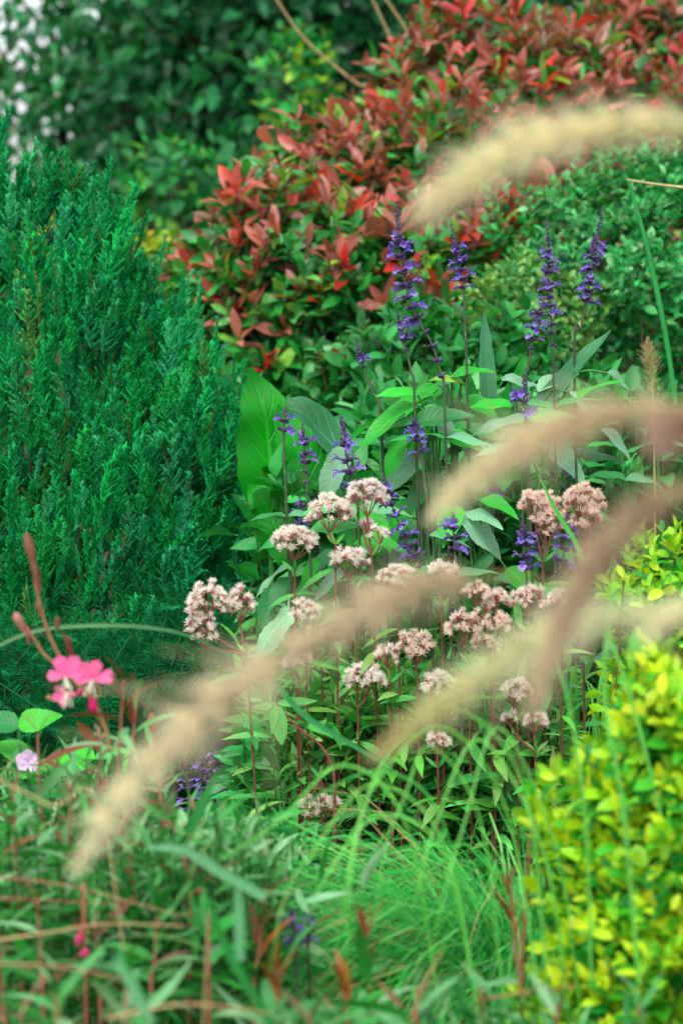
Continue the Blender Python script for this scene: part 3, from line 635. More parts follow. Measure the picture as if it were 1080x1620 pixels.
# ------------------------------------------------------------------ pale dome flowers on red stems
C_BUD, C_TIP, C_RST = srgb(214, 142, 138), srgb(255, 253, 240), srgb(112, 58, 50)
def euFloret(seed):
    """a tight bunch of tubular buds with protruding pale threads, height about 1"""
    r = np.random.default_rng(seed); mb = MB()
    for i in range(6):
        ph = i * 1.05 + r.normal() * .2; sp = .32 * (1 if i else 0)
        d = nrm(np.array([math.cos(ph) * sp, math.sin(ph) * sp, 1.])); o = np.array([math.cos(ph) * .05, math.sin(ph) * .05, 0])
        L = .55 * (.85 + .3 * r.random()); e = o + d * L
        mb.tube(np.array([o, o + d * L * .5, e]), [.05, .10, .085], None, C_BUD * (.8 + .45 * r.random()), 5)
        for j in range(6):
            dd = nrm(d + r.normal(size=3) * .6) * (.40 + .32 * r.random())
            mb.tube(np.array([e, e + dd * .6, e + dd]), [.036, .026, .016], None, C_TIP * (.93 + .07 * r.random()), 3)
    return mb.template()
EU = [euFloret(i) for i in range(4)]
def dome(t, st, c, wpx, hpx, d, seed, rusty=0.0, open_=1.0):
    """one flattened dome of florets, its branchlets go into the stem mesh"""
    r = np.random.default_rng(seed); Wd = .81 * wpx * d / K / 2; H = .85 * hpx * d / K
    n = max(10, int(68 * (wpx / 70) ** 1.6)); u = nrm(r.normal(size=(n * 2, 3))); u = u[u[:, 2] > -.05][:n]; n = len(u)
    lump = 1 + .16 * np.sin(u[:, 0] * 9 + seed) * np.cos(u[:, 1] * 8)
    P = c + np.stack([u[:, 0] * Wd * .9 * lump, u[:, 1] * Wd * .9 * lump, -H * .55 + (u[:, 2] ** .8 if False else np.abs(u[:, 2]) ** .8) * H * .8 * lump + r.normal(size=n) * .0012], -1)
    ax = nrm(u * [.9, .9, .35] + [0, 0, .75] + r.normal(size=(n, 3)) * .22)
    mb = MB(); col = np.tile([1., 1, 1], (n, 1)) * (.92 + .14 * r.random((n, 1)))
    col *= np.array([1, 1 - .18 * rusty, 1 - .25 * rusty])
    for v in range(4):
        i = np.arange(n) % 4 == v
        if i.any(): mb.stamp(EU[v], frames_z(ax[i]), P[i], .0074 * (.8 + .4 * r.random(i.sum())), col[i])
    mb.build('flower_head', M_petal, t)
    foot = c + np.array([0, 0, -H * .6 - Wd * .6])
    for i in range(0, n, max(1, n // 9)):
        m = foot + (P[i] - foot) * .55 + [0, 0, -.002]
        st.tube(smooth([foot, m, P[i]], 5), .0007, .0004, srgb(126, 82, 62), 4)
    return foot
EL = [srgb(70, 160, 70), srgb(120, 170, 80), srgb(90, 170, 60), srgb(50, 140, 60)]
def joe(px, heads, label, d=2.6, foot_px=None, rusty=0, L=.04, leafn=5, col=None, base_dx=0.0):
    """heads: (cx, cy, width px, height px); all on one stem"""
    x0, y0 = foot_px or (px, heads[0][1] + 110)
    j = at(x0, y0, d); gx = j[0] + base_dx; g0 = np.array([gx, j[1] + .01, float(gz(gx, j[1] + .01)) - .01])
    t = thing('dome_flower_stem', g0, label, 'flower', 'pale dome flowers on red stems'); st = MB()
    for q, (cx, cy, w_, h_) in enumerate(heads):
        c = at(cx, cy, d + .006 * (q % 2)); f = dome(t, st, c, w_, h_, d, int(px * 3 + q * 17), rusty)
        st.tube(smooth([j, (j + f) / 2 + [(f[0] - j[0]) * .15, 0, 0], f], 8), .0014, .0011, C_RST, 6)
    low = smooth([j, (j + g0) / 2 + [.004, 0, 0], g0], 24)
    st.tube(low, .0011, .0017, C_RST, 6); st.build('stem', M_stem, t)
    cols = col or EL
    for q in range(3):                        # bracts where the head branches
        ph = q * 2.1 + random.random(); one_leaf(L_lance, M_leaf, t, j, j + np.array([math.cos(ph), math.sin(ph) * .6, .9]) * .014, 1, (0, -1, .3), cols[random.randrange(len(cols))])
    idx = [i for i in range(1, 24) if (j[2] - low[i][2]) > .02][::3][:leafn]
    pairs(t, low, idx, L, L_lance, cols, M_leaf, wide=1.15, droop=.15, spread=1)
joe(467, [(465, 851, 76, 34)], 'flat pale dome, leftmost of the upper four on a straight red stem', foot_px=(466, 905))
joe(525, [(521, 802, 78, 44)], 'wide pink-white dome touching the highest one on its left', foot_px=(530, 862))
joe(585, [(581, 780, 68, 42), (576, 832, 22, 18), (600, 846, 26, 16)], 'highest pink-white dome with two small side tufts on its stem', foot_px=(588, 880), base_dx=.01)
joe(555, [(552, 884, 60, 36)], 'small pink dome low between the other upper domes', foot_px=(562, 930))
joe(385, [(330, 945, 72, 62), (380, 950, 40, 50), (318, 988, 46, 44)], 'tall lumpy pink cluster alone before the conifer, above the brown plume', foot_px=(390, 1035), d=2.55, base_dx=.02)
joe(483, [(482, 965, 48, 28)], 'small white dome half hidden above the brown plume', foot_px=(484, 1020))
joe(630, [(628, 910, 62, 28)], 'white-topped dome peeping over the brown plume, left one', foot_px=(630, 960))
joe(697, [(697, 904, 54, 28)], 'white-topped dome peeping over the brown plume end, right one', foot_px=(698, 960))
joe(770, [(752, 936, 42, 28), (784, 946, 36, 24), (764, 968, 22, 20)], 'broken row of pink tufts just right of the brown plume end', foot_px=(775, 1010), rusty=.3)
joe(830, [(834, 944, 54, 36)], 'pink dome at the right of the broken row', foot_px=(834, 1000), rusty=.3)
joe(886, [(885, 948, 36, 22)], 'small white dome right of the row, against the cream plume', foot_px=(886, 1000))
joe(740, [(733, 986, 58, 44)], 'large dusky pink dome below the broken row', foot_px=(742, 1050), rusty=.4)
joe(780, [(786, 984, 38, 28), (770, 1014, 46, 32)], 'pair of dusky tufts right of the large dusky dome', foot_px=(780, 1075), rusty=.4)
joe(861, [(846, 790, 48, 36), (872, 800, 56, 40), (862, 826, 54, 48)], 'tall rusty pink dome, left one of the two at right', foot_px=(858, 890), rusty=.6, d=2.62)
joe(925, [(915, 784, 52, 42), (938, 790, 40, 34), (928, 820, 54, 40)], 'tall rusty pink dome, right one crossed by a green blade', foot_px=(922, 890), rusty=.6, d=2.62)
joe(660, [(658, 1014, 62, 48)], 'dusky drooping pink dome in the middle below the brown plume', foot_px=(660, 1075), rusty=.4)
joe(616, [(615, 1034, 38, 26)], 'small pink tuft just left of the dusky drooping dome', foot_px=(617, 1080), rusty=.2)
joe(575, [(577, 1068, 66, 38)], 'pink-white dome above the upright red stems', foot_px=(566, 1120))
joe(690, [(690, 1078, 56, 38)], 'white and pink dome above the edge of the lowest cream plume', foot_px=(692, 1130))
joe(690, [(691, 1174, 36, 22)], 'small flat tuft low over the fine grass', foot_px=(692, 1215), L=.035)
joe(817, [(818, 1088, 42, 30), (812, 1104, 24, 20)], 'pale tuft showing between the two right-hand plumes', foot_px=(818, 1140))
joe(845, [(845, 1140, 34, 24), (806, 1136, 16, 12)], 'small pale tuft under the tip of the arched brown plume', foot_px=(846, 1190))
joe(500, [(488, 1275, 26, 26), (521, 1268, 30, 28)], 'pair of small drooping tufts lowest of all by the grass', foot_px=(506, 1230), L=.03, rusty=.2)
joe(470, [(472, 1045, 44, 22)], 'faint pale tuft in the lower edge of the brown plume', foot_px=(473, 1090))
# red-stemmed shoots without open flowers
for i, (px, py, lb) in enumerate([(508, 1050, 'upright red stem just left of the pink-white dome'), (540, 1080, 'upright red stem with pale leaves, left of centre'), (600, 1070, 'upright red stem between two pale tufts'),
        (640, 1090, 'upright red stem under the small tuft'), (725, 1100, 'upright red stem right of the white and pink dome'), (750, 1140, 'upright red stem above the fine grass, centre'),
        (790, 1130, 'upright red stem above the fine grass, right of centre'), (455, 1110, 'upright red stem nearest the dark hollow'), (866, 1180, 'upright red stem nearest the yellow shrub'), (620, 1140, 'short upright red stem over the grass')]):
    d = 2.62 + .05 * (i % 3); tip = at(px, py, d); g0 = tip + [random.uniform(-.01, .015), .01, 0]; g0[2] = float(gz(g0[0], g0[1])) - .01
    t = thing('red_stem_shoot', g0, lb, 'plant', 'red-stemmed leafy shoots')
    p = smooth([tip, (tip + g0) / 2 + [.004, 0, 0], g0], 24); mb = MB(); mb.tube(p, .0009, .0016, C_RST, 6); mb.build('stem', M_stem, t)
    pairs(t, p, range(0, 22, 3), .045, L_lance, EL, M_leaf, wide=1.2, droop=.25)
# one drooping light green leaf cluster on an arching red stem
b = at(530, 1240, 2.5); t = thing('red_stem_shoot', (b[0], b[1], float(gz(b[0], b[1])) - .01), 'arching red stem ending in hanging light green leaves below the brown plume', 'plant', 'red-stemmed leafy shoots')
p = smooth([at(437, 1112, 2.5), at(470, 1150, 2.5), at(520, 1200, 2.5), (b + [0, 0, -.05]), np.array(t.location[:])], 24); mb = MB(); mb.tube(p, .0012, .002, C_RST, 6); mb.build('stem', M_stem, t)
for e, w_ in (((446, 1178), 1.25), ((430, 1160), .9), ((480, 1112), .8), ((400, 1118), .7), ((500, 1108), .7)):
    one_leaf(leafT(7, .32, .8, .9, .2, .1, .05, cols=1), M_leaf, t, p[0], at(*e, 2.49), w_, (.1, -1, .3), srgb(96, 172, 84))
understorey('bed_sprigs', [(430, 900, 1060, 1300, 2.62, 2.95, 760), (400, 900, 960, 1300, 2.75, 3.0, 340)], L_lance, .05, 6,
            [srgb(98, 182, 86), srgb(60, 156, 70), srgb(134, 190, 104)], [3, 2.4, 1.6], M_leaf, 'mass of narrow light green leaves around the upright red stems', 'foliage')

# ------------------------------------------------------------------ yellow-green shrub, right foreground
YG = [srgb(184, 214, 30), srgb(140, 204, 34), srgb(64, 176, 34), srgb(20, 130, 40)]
def yellow(c, rad, n, label, seed):
    x, y = c[0], c[1]; z0 = float(gz(x, y)) - .01; t = thing('golden_shrub', (x, y, z0), label, 'shrub')
    P, U, s = mound(c, rad, n, (.45, 1.0), .26, .5, -.95, seed); keep = P[:, 2] > z0 + .03; P, U, s = P[keep], U[keep], s[keep]
    A = nrm(U * .6 + np.array([0, 0, .7]) + rnd(len(P), .3))
    lit = s > .74  # deeper leaves are older and greener, with gap shade painted in
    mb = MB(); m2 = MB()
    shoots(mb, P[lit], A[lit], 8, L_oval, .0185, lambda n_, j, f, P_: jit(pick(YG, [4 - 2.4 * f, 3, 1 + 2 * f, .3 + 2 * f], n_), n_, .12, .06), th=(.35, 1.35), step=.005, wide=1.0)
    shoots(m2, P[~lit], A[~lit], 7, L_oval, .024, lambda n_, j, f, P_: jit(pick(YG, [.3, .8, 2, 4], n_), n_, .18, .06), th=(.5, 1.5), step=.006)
    mb.build('young_leaves', M_leaf, t); m2.build('older_shaded_leaves', M_leaf, t)
    b = MB(); twigs(b, (x, y, z0), P, srgb(96, 80, 44), .003, 60, .001); b.build('branches', M_stem, t)
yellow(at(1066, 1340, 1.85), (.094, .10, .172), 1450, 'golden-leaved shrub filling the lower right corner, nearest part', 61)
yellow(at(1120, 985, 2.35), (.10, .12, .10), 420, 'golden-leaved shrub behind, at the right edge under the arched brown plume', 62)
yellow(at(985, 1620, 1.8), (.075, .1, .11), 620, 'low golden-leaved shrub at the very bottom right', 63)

# ------------------------------------------------------------------ fine grass mounds
def grass(px, py, d, n, H, spread, label, cols, wd=.0019, bias=(-.95, 0), seed=0, droop=.72):
    c = at(px, py, d); z0 = float(gz(c[0], c[1])) - .01; t = thing('grass_clump', (c[0], c[1], z0), label, 'grass clump')
    r = np.random.default_rng(seed); mb = MB(); Q = 9
    for i in range(n):
        ph = r.uniform(0, 6.28); rr = abs(r.normal()) * .6 + .25
        dx = math.cos(ph) * rr * spread + bias[0] * spread * r.uniform(.3, 1.4); dy = math.sin(ph) * rr * spread * .8 + bias[1] * spread
        h = H * r.uniform(.75, 1.08)
        b = np.array([c[0] + r.normal() * .02, c[1] + r.normal() * .02, z0])
        s = np.linspace(0, 1, Q)[:, None]
        p = b + np.array([dx, dy, 0]) * (s ** 1.7) + np.array([0, 0, 1.]) * (h * (1.75 * s - (1.0 + droop * r.uniform(-.1, .5)) * s ** 2.6))
        k = pick(cols, [1] * len(cols), 1)[0] * r.uniform(.75, 1.25)
        if r.random() < .05: k = srgb(176, 160, 100) * r.uniform(.6, 1)
        if r.random() < .12: p[-3:] += r.normal(size=3) * [.012, .012, .01]
        strip(mb, p, wd * r.uniform(.7, 1.3), (0, -.3, 1), k, taper=(.7, 1, .1), fold=.3, cols=1)
    stuff(mb.build('blades', M_blade, t)); return t
GC = [srgb(14, 150, 44), srgb(28, 166, 52), srgb(70, 182, 80), srgb(8, 128, 36), srgb(104, 192, 92)]
grass(870, 1500, 2.1, 2200, .58, .25, 'mound of fine arching green grass in front of the red stems', GC, seed=71)
grass(780, 1520, 2.05, 1700, .49, .22, 'second mound of fine green grass, lower and further left', GC, seed=72)
grass(850, 1540, 2.2, 800, .50, .14, 'fine green grass tuft against the golden shrub', GC, seed=73, bias=(-.2, 0))
grass(760, 1640, 1.85, 700, .50, .18, 'nearest fine green grass mound at the bottom centre', GC[:4], seed=74)
grass(560, 1560, 1.9, 500, .5, .15, 'thin green grass tuft left of the mounds', GC, seed=75)
# single pale blades arching over in front
def line_blade(name, pts, wpx, col, label, cat, sides=None, normal=(0, -1, .35), end=None, group=None):
    p = smooth([at(*q) for q in pts], 30); lo = p[-1] if p[-1][2] < p[0][2] else p[0]
    t = thing(name, lo, label, cat, group); mb = MB(); d = pts[0][2]
    if sides: mb.tube(p, wpx * d / K / 2, wpx * d / K / 2 * .55, col, sides, end=end); mb.build('stem', M_stem, t)
    else: strip(mb, p, wpx * d / K, normal, col, taper=(.8, 1, .15), cols=1, end=end); mb.build('blade', M_blade, t)
    return t
PB, PG = srgb(96, 184, 72), srgb(46, 160, 56)
for pts, lb in (([(870, 1620, 1.75), (830, 1250, 1.75), (720, 1120, 1.7), (620, 1190, 1.65), (575, 1280, 1.62), (550, 1420, 1.6), (548, 1560, 1.6)], 'pale grass blade, the highest arch over the fine mound'),
                ([(860, 1620, 1.75), (800, 1280, 1.75), (700, 1150, 1.7), (600, 1230, 1.65), (560, 1330, 1.62), (530, 1500, 1.6)], 'pale grass blade just inside the highest arch'),
                ([(800, 1620, 1.7), (760, 1300, 1.7), (680, 1180, 1.7), (640, 1260, 1.68), (610, 1340, 1.66), (590, 1480, 1.65)], 'bright pale blade dropping straight down the centre'),
                ([(760, 1620, 1.7), (700, 1330, 1.7), (590, 1240, 1.7), (500, 1340, 1.66), (450, 1420, 1.64), (425, 1560, 1.62)], 'pale blade with the widest sweep to the left'),
                ([(760, 1620, 1.72), (700, 1350, 1.7), (600, 1290, 1.7), (520, 1380, 1.66), (480, 1470, 1.64)], 'pale blade ending by the orange-tipped leaf'),
                ([(900, 1620, 1.72), (860, 1350, 1.7), (760, 1170, 1.7), (690, 1300, 1.68), (650, 1450, 1.66)], 'pale blade falling right of the centre one'),
                ([(920, 1620, 1.72), (880, 1350, 1.7), (790, 1150, 1.7), (735, 1300, 1.68), (700, 1420, 1.66), (680, 1540, 1.66)], 'pale blade falling down the middle of the fine mound'),
                ([(700, 1620, 1.72), (640, 1300, 1.7), (540, 1210, 1.7), (440, 1300, 1.66), (330, 1370, 1.64)], 'pale blade reaching left into the dark leaves'),
                ([(760, 1620, 1.8), (700, 1300, 1.8), (600, 1220, 1.8), (480, 1270, 1.76), (360, 1320, 1.7)], 'soft blade crossing in front of the lowest tufts')):
    line_blade('long_grass', pts, random.uniform(3.2, 5), PB if 'pale' in lb else PG, lb, 'grass blade', group='long pale grass blades')
line_blade('long_grass', [(420, 1060, 2.1), (480, 1130, 2.1), (560, 1180, 2.1), (640, 1230, 2.1)], 10, srgb(24, 130, 60), 'dark green blade sloping down right below the brown plume', 'grass blade')
line_blade('long_grass', [(1070, 1400, 1.75), (1010, 1150, 1.75), (960, 1000, 1.75), (930, 960, 1.75)], 5, PB, 'pale blade in front of the golden shrub, leaning left', 'grass blade')
line_blade('long_grass', [(1010, 1560, 1.6), (985, 1280, 1.6), (955, 1100, 1.6), (965, 960, 1.6), (975, 900, 1.6)], 7, PB, 'broad pale blade upright in front of the golden shrub', 'grass blade')
line_blade('long_grass', [(935, 1560, 1.65), (925, 1300, 1.65), (900, 1120, 1.65), (870, 1010, 1.65)], 5, PB, 'thin pale blade at the left edge of the golden shrub', 'grass blade')
line_blade('long_grass', [(1068, 640, 2.3), (1050, 520, 2.3), (1020, 380, 2.3), (985, 262, 2.3)], 8, srgb(20, 140, 60), 'long green grass stalk leaning left at the right edge, before the small-leaved shrub', 'grass blade')
line_blade('dry_grass_stem', [(1110, 300, 2.3), (1040, 292, 2.3), (990, 284, 2.3)], 6, srgb(170, 160, 110), 'short straw stem reaching in from the right edge above the small-leaved shrub', 'grass stem', sides=5)
line_blade('long_grass', [(925, 890, 2.45), (905, 850, 2.45), (880, 810, 2.45), (850, 750, 2.45)], 8, srgb(50, 165, 50), 'bright green blade crossing the rusty domes', 'grass blade')
line_blade('long_grass', [(-30, 1035, 2.0), (50, 1000, 2.0), (130, 990, 2.0), (230, 992, 2.0), (310, 1010, 2.0), (400, 1060, 2.0)], 6, srgb(80, 130, 80), 'thin arching blade across the conifer above the pink flowers', 'grass blade', end=srgb(20, 110, 60))
t = grass(930, 830, 2.7, 26, .52, .07, 'small spiky light green tuft right of the rusty domes', [srgb(100, 185, 70)], wd=.004, bias=(0, 0), seed=77, droop=.05)

# ------------------------------------------------------------------ fountain grass plumes, close to the camera
def plume(pts, d, wpx, n, c_tip, c_base, label, out, dens=1.0, seed=0):
    """pts from the tip towards the base; out: where the stalk goes on to (world points)"""
    tip_base = smooth([at(*q, d) if len(q) == 2 else at(*q) for q in pts], 80)
    ext = [np.array(o) for o in out]; t = thing('fountain_grass_plume', ext[-1], label, 'grass plume', 'fountain grass plumes')
    st = MB(); full = smooth([tip_base[0], tip_base[26], tip_base[53], tip_base[79]] + ext, 60)
    st.tube(full, .0006, .0014, srgb(150, 150, 90), 6); st.build('stem', M_stem, t)
    r = np.random.default_rng(seed); k = r.random(n) ** 1.0; k = np.clip(k + .018 * np.sin(k * 75 + seed) + .012 * np.sin(k * 190), 0, 1); i = k * 78; i0 = i.astype(int)
    P = tip_base[i0] + (tip_base[i0 + 1] - tip_base[i0]) * (i - i0)[:, None]
    T = nrm(tip_base[i0] - tip_base[i0 + 1])                       # towards the tip
    ra = nrm(np.cross(T, r.normal(size=(n, 3)))); W = .72 * wpx * d / K / 2
    prof = np.interp(k, [0, .12, .5, .85, 1], [.06, .5, 1, .95, .6])
    D = nrm(T * r.uniform(.5, 1.1, (n, 1)) + ra * .9); L = W * 1.5 * prof * np.exp(r.normal(size=n) * .38 - .1) * np.where(r.random(n) < .07, 1.8, 1)
    br = leafT(3, .022, .3, .6, 0, .12, cols=1)
    f = np.clip((k * 1.15 + r.normal(size=n) * .1), 0, 1)[:, None]
    C = np.asarray(c_tip) * (1 - f) + np.asarray(c_base) * f
    mb = MB(); mb.stamp(br, frames(D, r.normal(size=(n, 3))), P, np.stack([np.full(n, .0125), L, L], -1), jit(C, n, .12, .04))
    sp = leafT(3, .32, .5, .7, .3, 0, cols=1); n2 = n // 4; k2 = r.random(n2); i2 = (k2 * 78).astype(int)
    D2 = nrm(nrm(tip_base[i2] - tip_base[i2 + 1]) * 1.2 + r.normal(size=(n2, 3)) * .35)
    f2 = k2[:, None]; mb.stamp(sp, frames(D2, r.normal(size=(n2, 3))), tip_base[i2], .006, jit((np.asarray(c_tip) * (1 - f2) + np.asarray(c_base) * f2) * .85, n2, .12, .04))
    stuff(mb.build('bristles', M_brist, t))
CR, BRN, GRC, PK = srgb(242, 238, 202), srgb(208, 190, 164), srgb(228, 234, 196), srgb(210, 186, 172)
plume([(128, 1366), (180, 1280), (250, 1200), (340, 1110), (450, 1040), (560, 975), (660, 930), (760, 915)], .95, 104, 3600, CR, BRN, 'longest plume, cream at its low left tip and brown at its right end', [at(880, 930, .98), at(1000, 985, 1.0), at(1150, 1120, 1.05), at(1280, 1400, 1.1), at(1300, 1750, 1.15)], seed=81)
plume([(664, 338), (712, 298), (780, 252), (880, 215), (990, 200), (1120, 205)], .9, 92, 3000, CR, srgb(236, 232, 194), 'uppermost cream plume in front of the red hedge', [at(1200, 260, .92), at(1290, 500, .95), at(1330, 1000, 1.0), at(1340, 1750, 1.1)], seed=82)
plume([(690, 812), (740, 765), (810, 712), (880, 680), (960, 655), (1090, 645)], .92, 78, 2800, CR, srgb(212, 192, 162), 'middle plume at right, cream tip over the leaves', [at(1180, 690, .95), at(1250, 900, 1.0), at(1290, 1300, 1.05), at(1300, 1750, 1.1)], seed=83)
plume([(845, 1115), (868, 1040), (905, 950), (955, 868), (1020, 808), (1100, 768)], .80, 68, 3600, srgb(222, 206, 174), srgb(180, 156, 134), 'brown plume arching down steeply at right', [at(1190, 790, .84), at(1260, 950, .92), at(1300, 1300, 1.05), at(1320, 1750, 1.1)], seed=84)
plume([(600, 1190), (670, 1135), (750, 1080), (840, 1020), (930, 985), (1110, 960)], .92, 80, 2600, srgb(206, 198, 140), GRC, 'lowest greenish cream plume, tip over the red stems', [at(1190, 990, .95), at(1260, 1150, .98), at(1300, 1400, 1.0), at(1310, 1750, 1.05)], seed=85)
plume([(1030, 1005), (1060, 975), (1130, 950)], .9, 44, 900, CR, CR, 'tip of a small cream plume at the right edge', [at(1230, 990, .95), at(1290, 1200, 1.0), at(1330, 1750, 1.05)], seed=86)
plume([(1045, 705), (1065, 680), (1120, 650)], .8, 60, 1300, PK, srgb(176, 140, 124), 'pinkish plume tip at the right edge beside the middle plume', [at(1230, 690, .85), at(1290, 1000, .9), at(1330, 1750, 1.0)], seed=87)
plume([(1024, 540), (1028, 575), (1032, 625)], 2.5, 26, 700, srgb(196, 170, 130), srgb(170, 180, 120), 'small upright tan plume standing behind the middle plume', [at(1034, 720, 2.52), at(1036, 900, 2.54), at(1036, 1200, 2.56)], seed=88)

# ------------------------------------------------------------------ gaura: pink butterfly flowers and reddish shoots
GLc = [srgb(66, 150, 74), srgb(100, 168, 108), srgb(30, 122, 44), srgb(44, 146, 54), srgb(128, 178, 126)]
RBc = [srgb(128, 62, 46), srgb(150, 84, 70), srgb(110, 72, 50), srgb(156, 118, 104), srgb(92, 84, 48)]
def gaura_shoot(tip, base, d, label, nleaf=16, L=.05, red=.3, name='gaura_shoot', group='narrow-leaved foreground shoots', tipcol=None, stemc=(140, 84, 66), bend=.0, start=.02):
    tp = at(*tip, d); b0 = at(*base, d); g0 = b0 + [random.uniform(-.02, .02), .01, 0]; g0[2] = float(gz(g0[0], g0[1])) - .01
    t = thing(name, g0, label, 'plant', group)
    p = smooth([tp, (tp + b0) / 2 + [bend, 0, 0], b0, (b0 + g0) / 2, g0], 50)
    mb = MB(); mb.tube(p, .0009, .0024, srgb(*stemc), 6); mb.build('stem', M_stem, t)
    n1 = nleaf
    for j in range(n1):
        f = start + (j / n1) ** 1.2 * .62; i = int(f * 49); ph = j * 2.4 + random.random()
        th = .35 + .8 * min(1, j / 6) + random.gauss(0, .15)
        ax = nrm(p[max(0, i - 1)] - p[i + 1]); F = frames_z(ax[None])[0]
        d_ = F[:, 2] * math.cos(th) + (F[:, 0] * math.cos(ph) + F[:, 1] * math.sin(ph)) * math.sin(th)
        isr = random.random() < (red * (1.6 if j < 5 else .6)); c_ = random.choice(RBc if isr else GLc)
        if tipcol is not None and j < 7: c_ = tipcol * random.uniform(.7, 1.3)
        if tipcol is not None and j < 7: d_ = (F[:, 2] * .95 + (F[:, 0] * math.cos(ph) + F[:, 1] * math.sin(ph)) * random.uniform(.08, .3)) * .75
        l = L * random.uniform(.65, 1.15) * (.45 + .55 * min(1, j / 5))
        one_leaf(L_narrow, M_leaf, t, p[i], p[i] + d_ * l, random.uniform(.85, 1.3), ax * .8 + rng.normal(size=3) * .3, c_)
    return t, p
# main flowering plant
t, p = gaura_shoot((196, 1075), (140, 1480), 1.9, 'reddish leafy gaura stem carrying the bright pink flowers at left', 30, .05, .62, 'gaura', None, bend=.006)
st = MB()
for pts, r0 in (([(175, 1190), (160, 1130), (125, 1085), (85, 1020), (62, 950), (44, 850)], .0016), ([(125, 1085), (100, 1060), (70, 1035), (48, 1000), (26, 972)], .0014), ([(165, 1150), (150, 1110), (130, 1085), (105, 1070)], .0012), ([(150, 1110), (160, 1095), (150, 1080)], .001)):
    st.tube(smooth([at(*q, 1.9) for q in pts], 18), r0, r0 * .75, srgb(130, 100, 60), 6, end=srgb(142, 84, 70))
st.build('flower_stalk', M_stem, t)
def bud(t, px, py, tx, ty, wpx, col, d=1.9, name='bud'):
    a_, b_ = at(px, py, d), at(tx, ty, d); mb = MB(); L = np.linalg.norm(b_ - a_); w2 = wpx * d / K / 2
    pp = a_ + (b_ - a_) * np.linspace(0, 1, 7)[:, None]
    mb.tube(pp, w2 * np.array([.35, .6, .8, 1, 1.05, .85, .15]), None, np.asarray(col), 8); mb.build(name, M_petal, t)
for q in ((55, 900, 42, 842, 16, srgb(138, 92, 70)), (64, 935, 50, 880, 12, srgb(128, 84, 68)), (38, 1000, 24, 968, 15, srgb(176, 128, 112)), (92, 1000, 90, 975, 8, srgb(130, 70, 60)), (108, 1035, 110, 1005, 8, srgb(120, 60, 56)), (66, 975, 60, 952, 9, srgb(140, 84, 70)), (46, 1020, 44, 990, 8, srgb(150, 96, 84)),
          (145, 1102, 149, 1128, 14, srgb(226, 40, 120)), (122, 1050, 100, 1000, 7, srgb(120, 60, 54)), (84, 1106, 74, 1102, 8, srgb(190, 150, 100)), (120, 1100, 132, 1092, 10, srgb(216, 50, 120))): bud(t, *q)
def gflower(t, c, petals, d=1.88):
    mb = MB(); c3 = at(*c, d)
    for (ex, ey, w_) in petals:
        e = at(ex, ey, d - .006); dd = e - c3
        P_ = leafT(7, .55, 1.1, .35, .15, .15, .1, cols=2); mb.stamp(P_, frames(dd[None], np.array([[0, -1, .35]])), c3[None], np.array([[np.linalg.norm(dd) * w_, np.linalg.norm(dd), np.linalg.norm(dd)]]), jit(srgb(244, 110, 164), 1, .06, .04))
    f = mb.build('flower', M_petal, t)
    s2 = MB()
    for i in range(8):
        e = c3 + np.array([random.gauss(0, .003), -.006, -random.uniform(.004, .011)]); s2.tube(np.array([c3, (c3 + e) / 2 + [0, -.002, 0], e]), .0004, .0004, srgb(235, 235, 215), 4)
        s2.tube(np.array([e, e + [0, 0, -.0015]]), .0009, .0006, srgb(245, 240, 215), 5)
    o = s2.build('stamens', M_petal, t)
gflower(t, (104, 1070), [(92, 1040, 1.2), (122, 1040, 1.1), (76, 1068, 1.1), (130, 1062, 1.0)])
gflower(t, (106, 1094), [(88, 1088, .9), (84, 1106, .9), (98, 1116, 1.0), (118, 1100, .8)], 1.895)
gflower(t, (146, 1076), [(128, 1050, 1.2), (154, 1046, 1.1), (180, 1068, 1.05), (120, 1074, .9)])
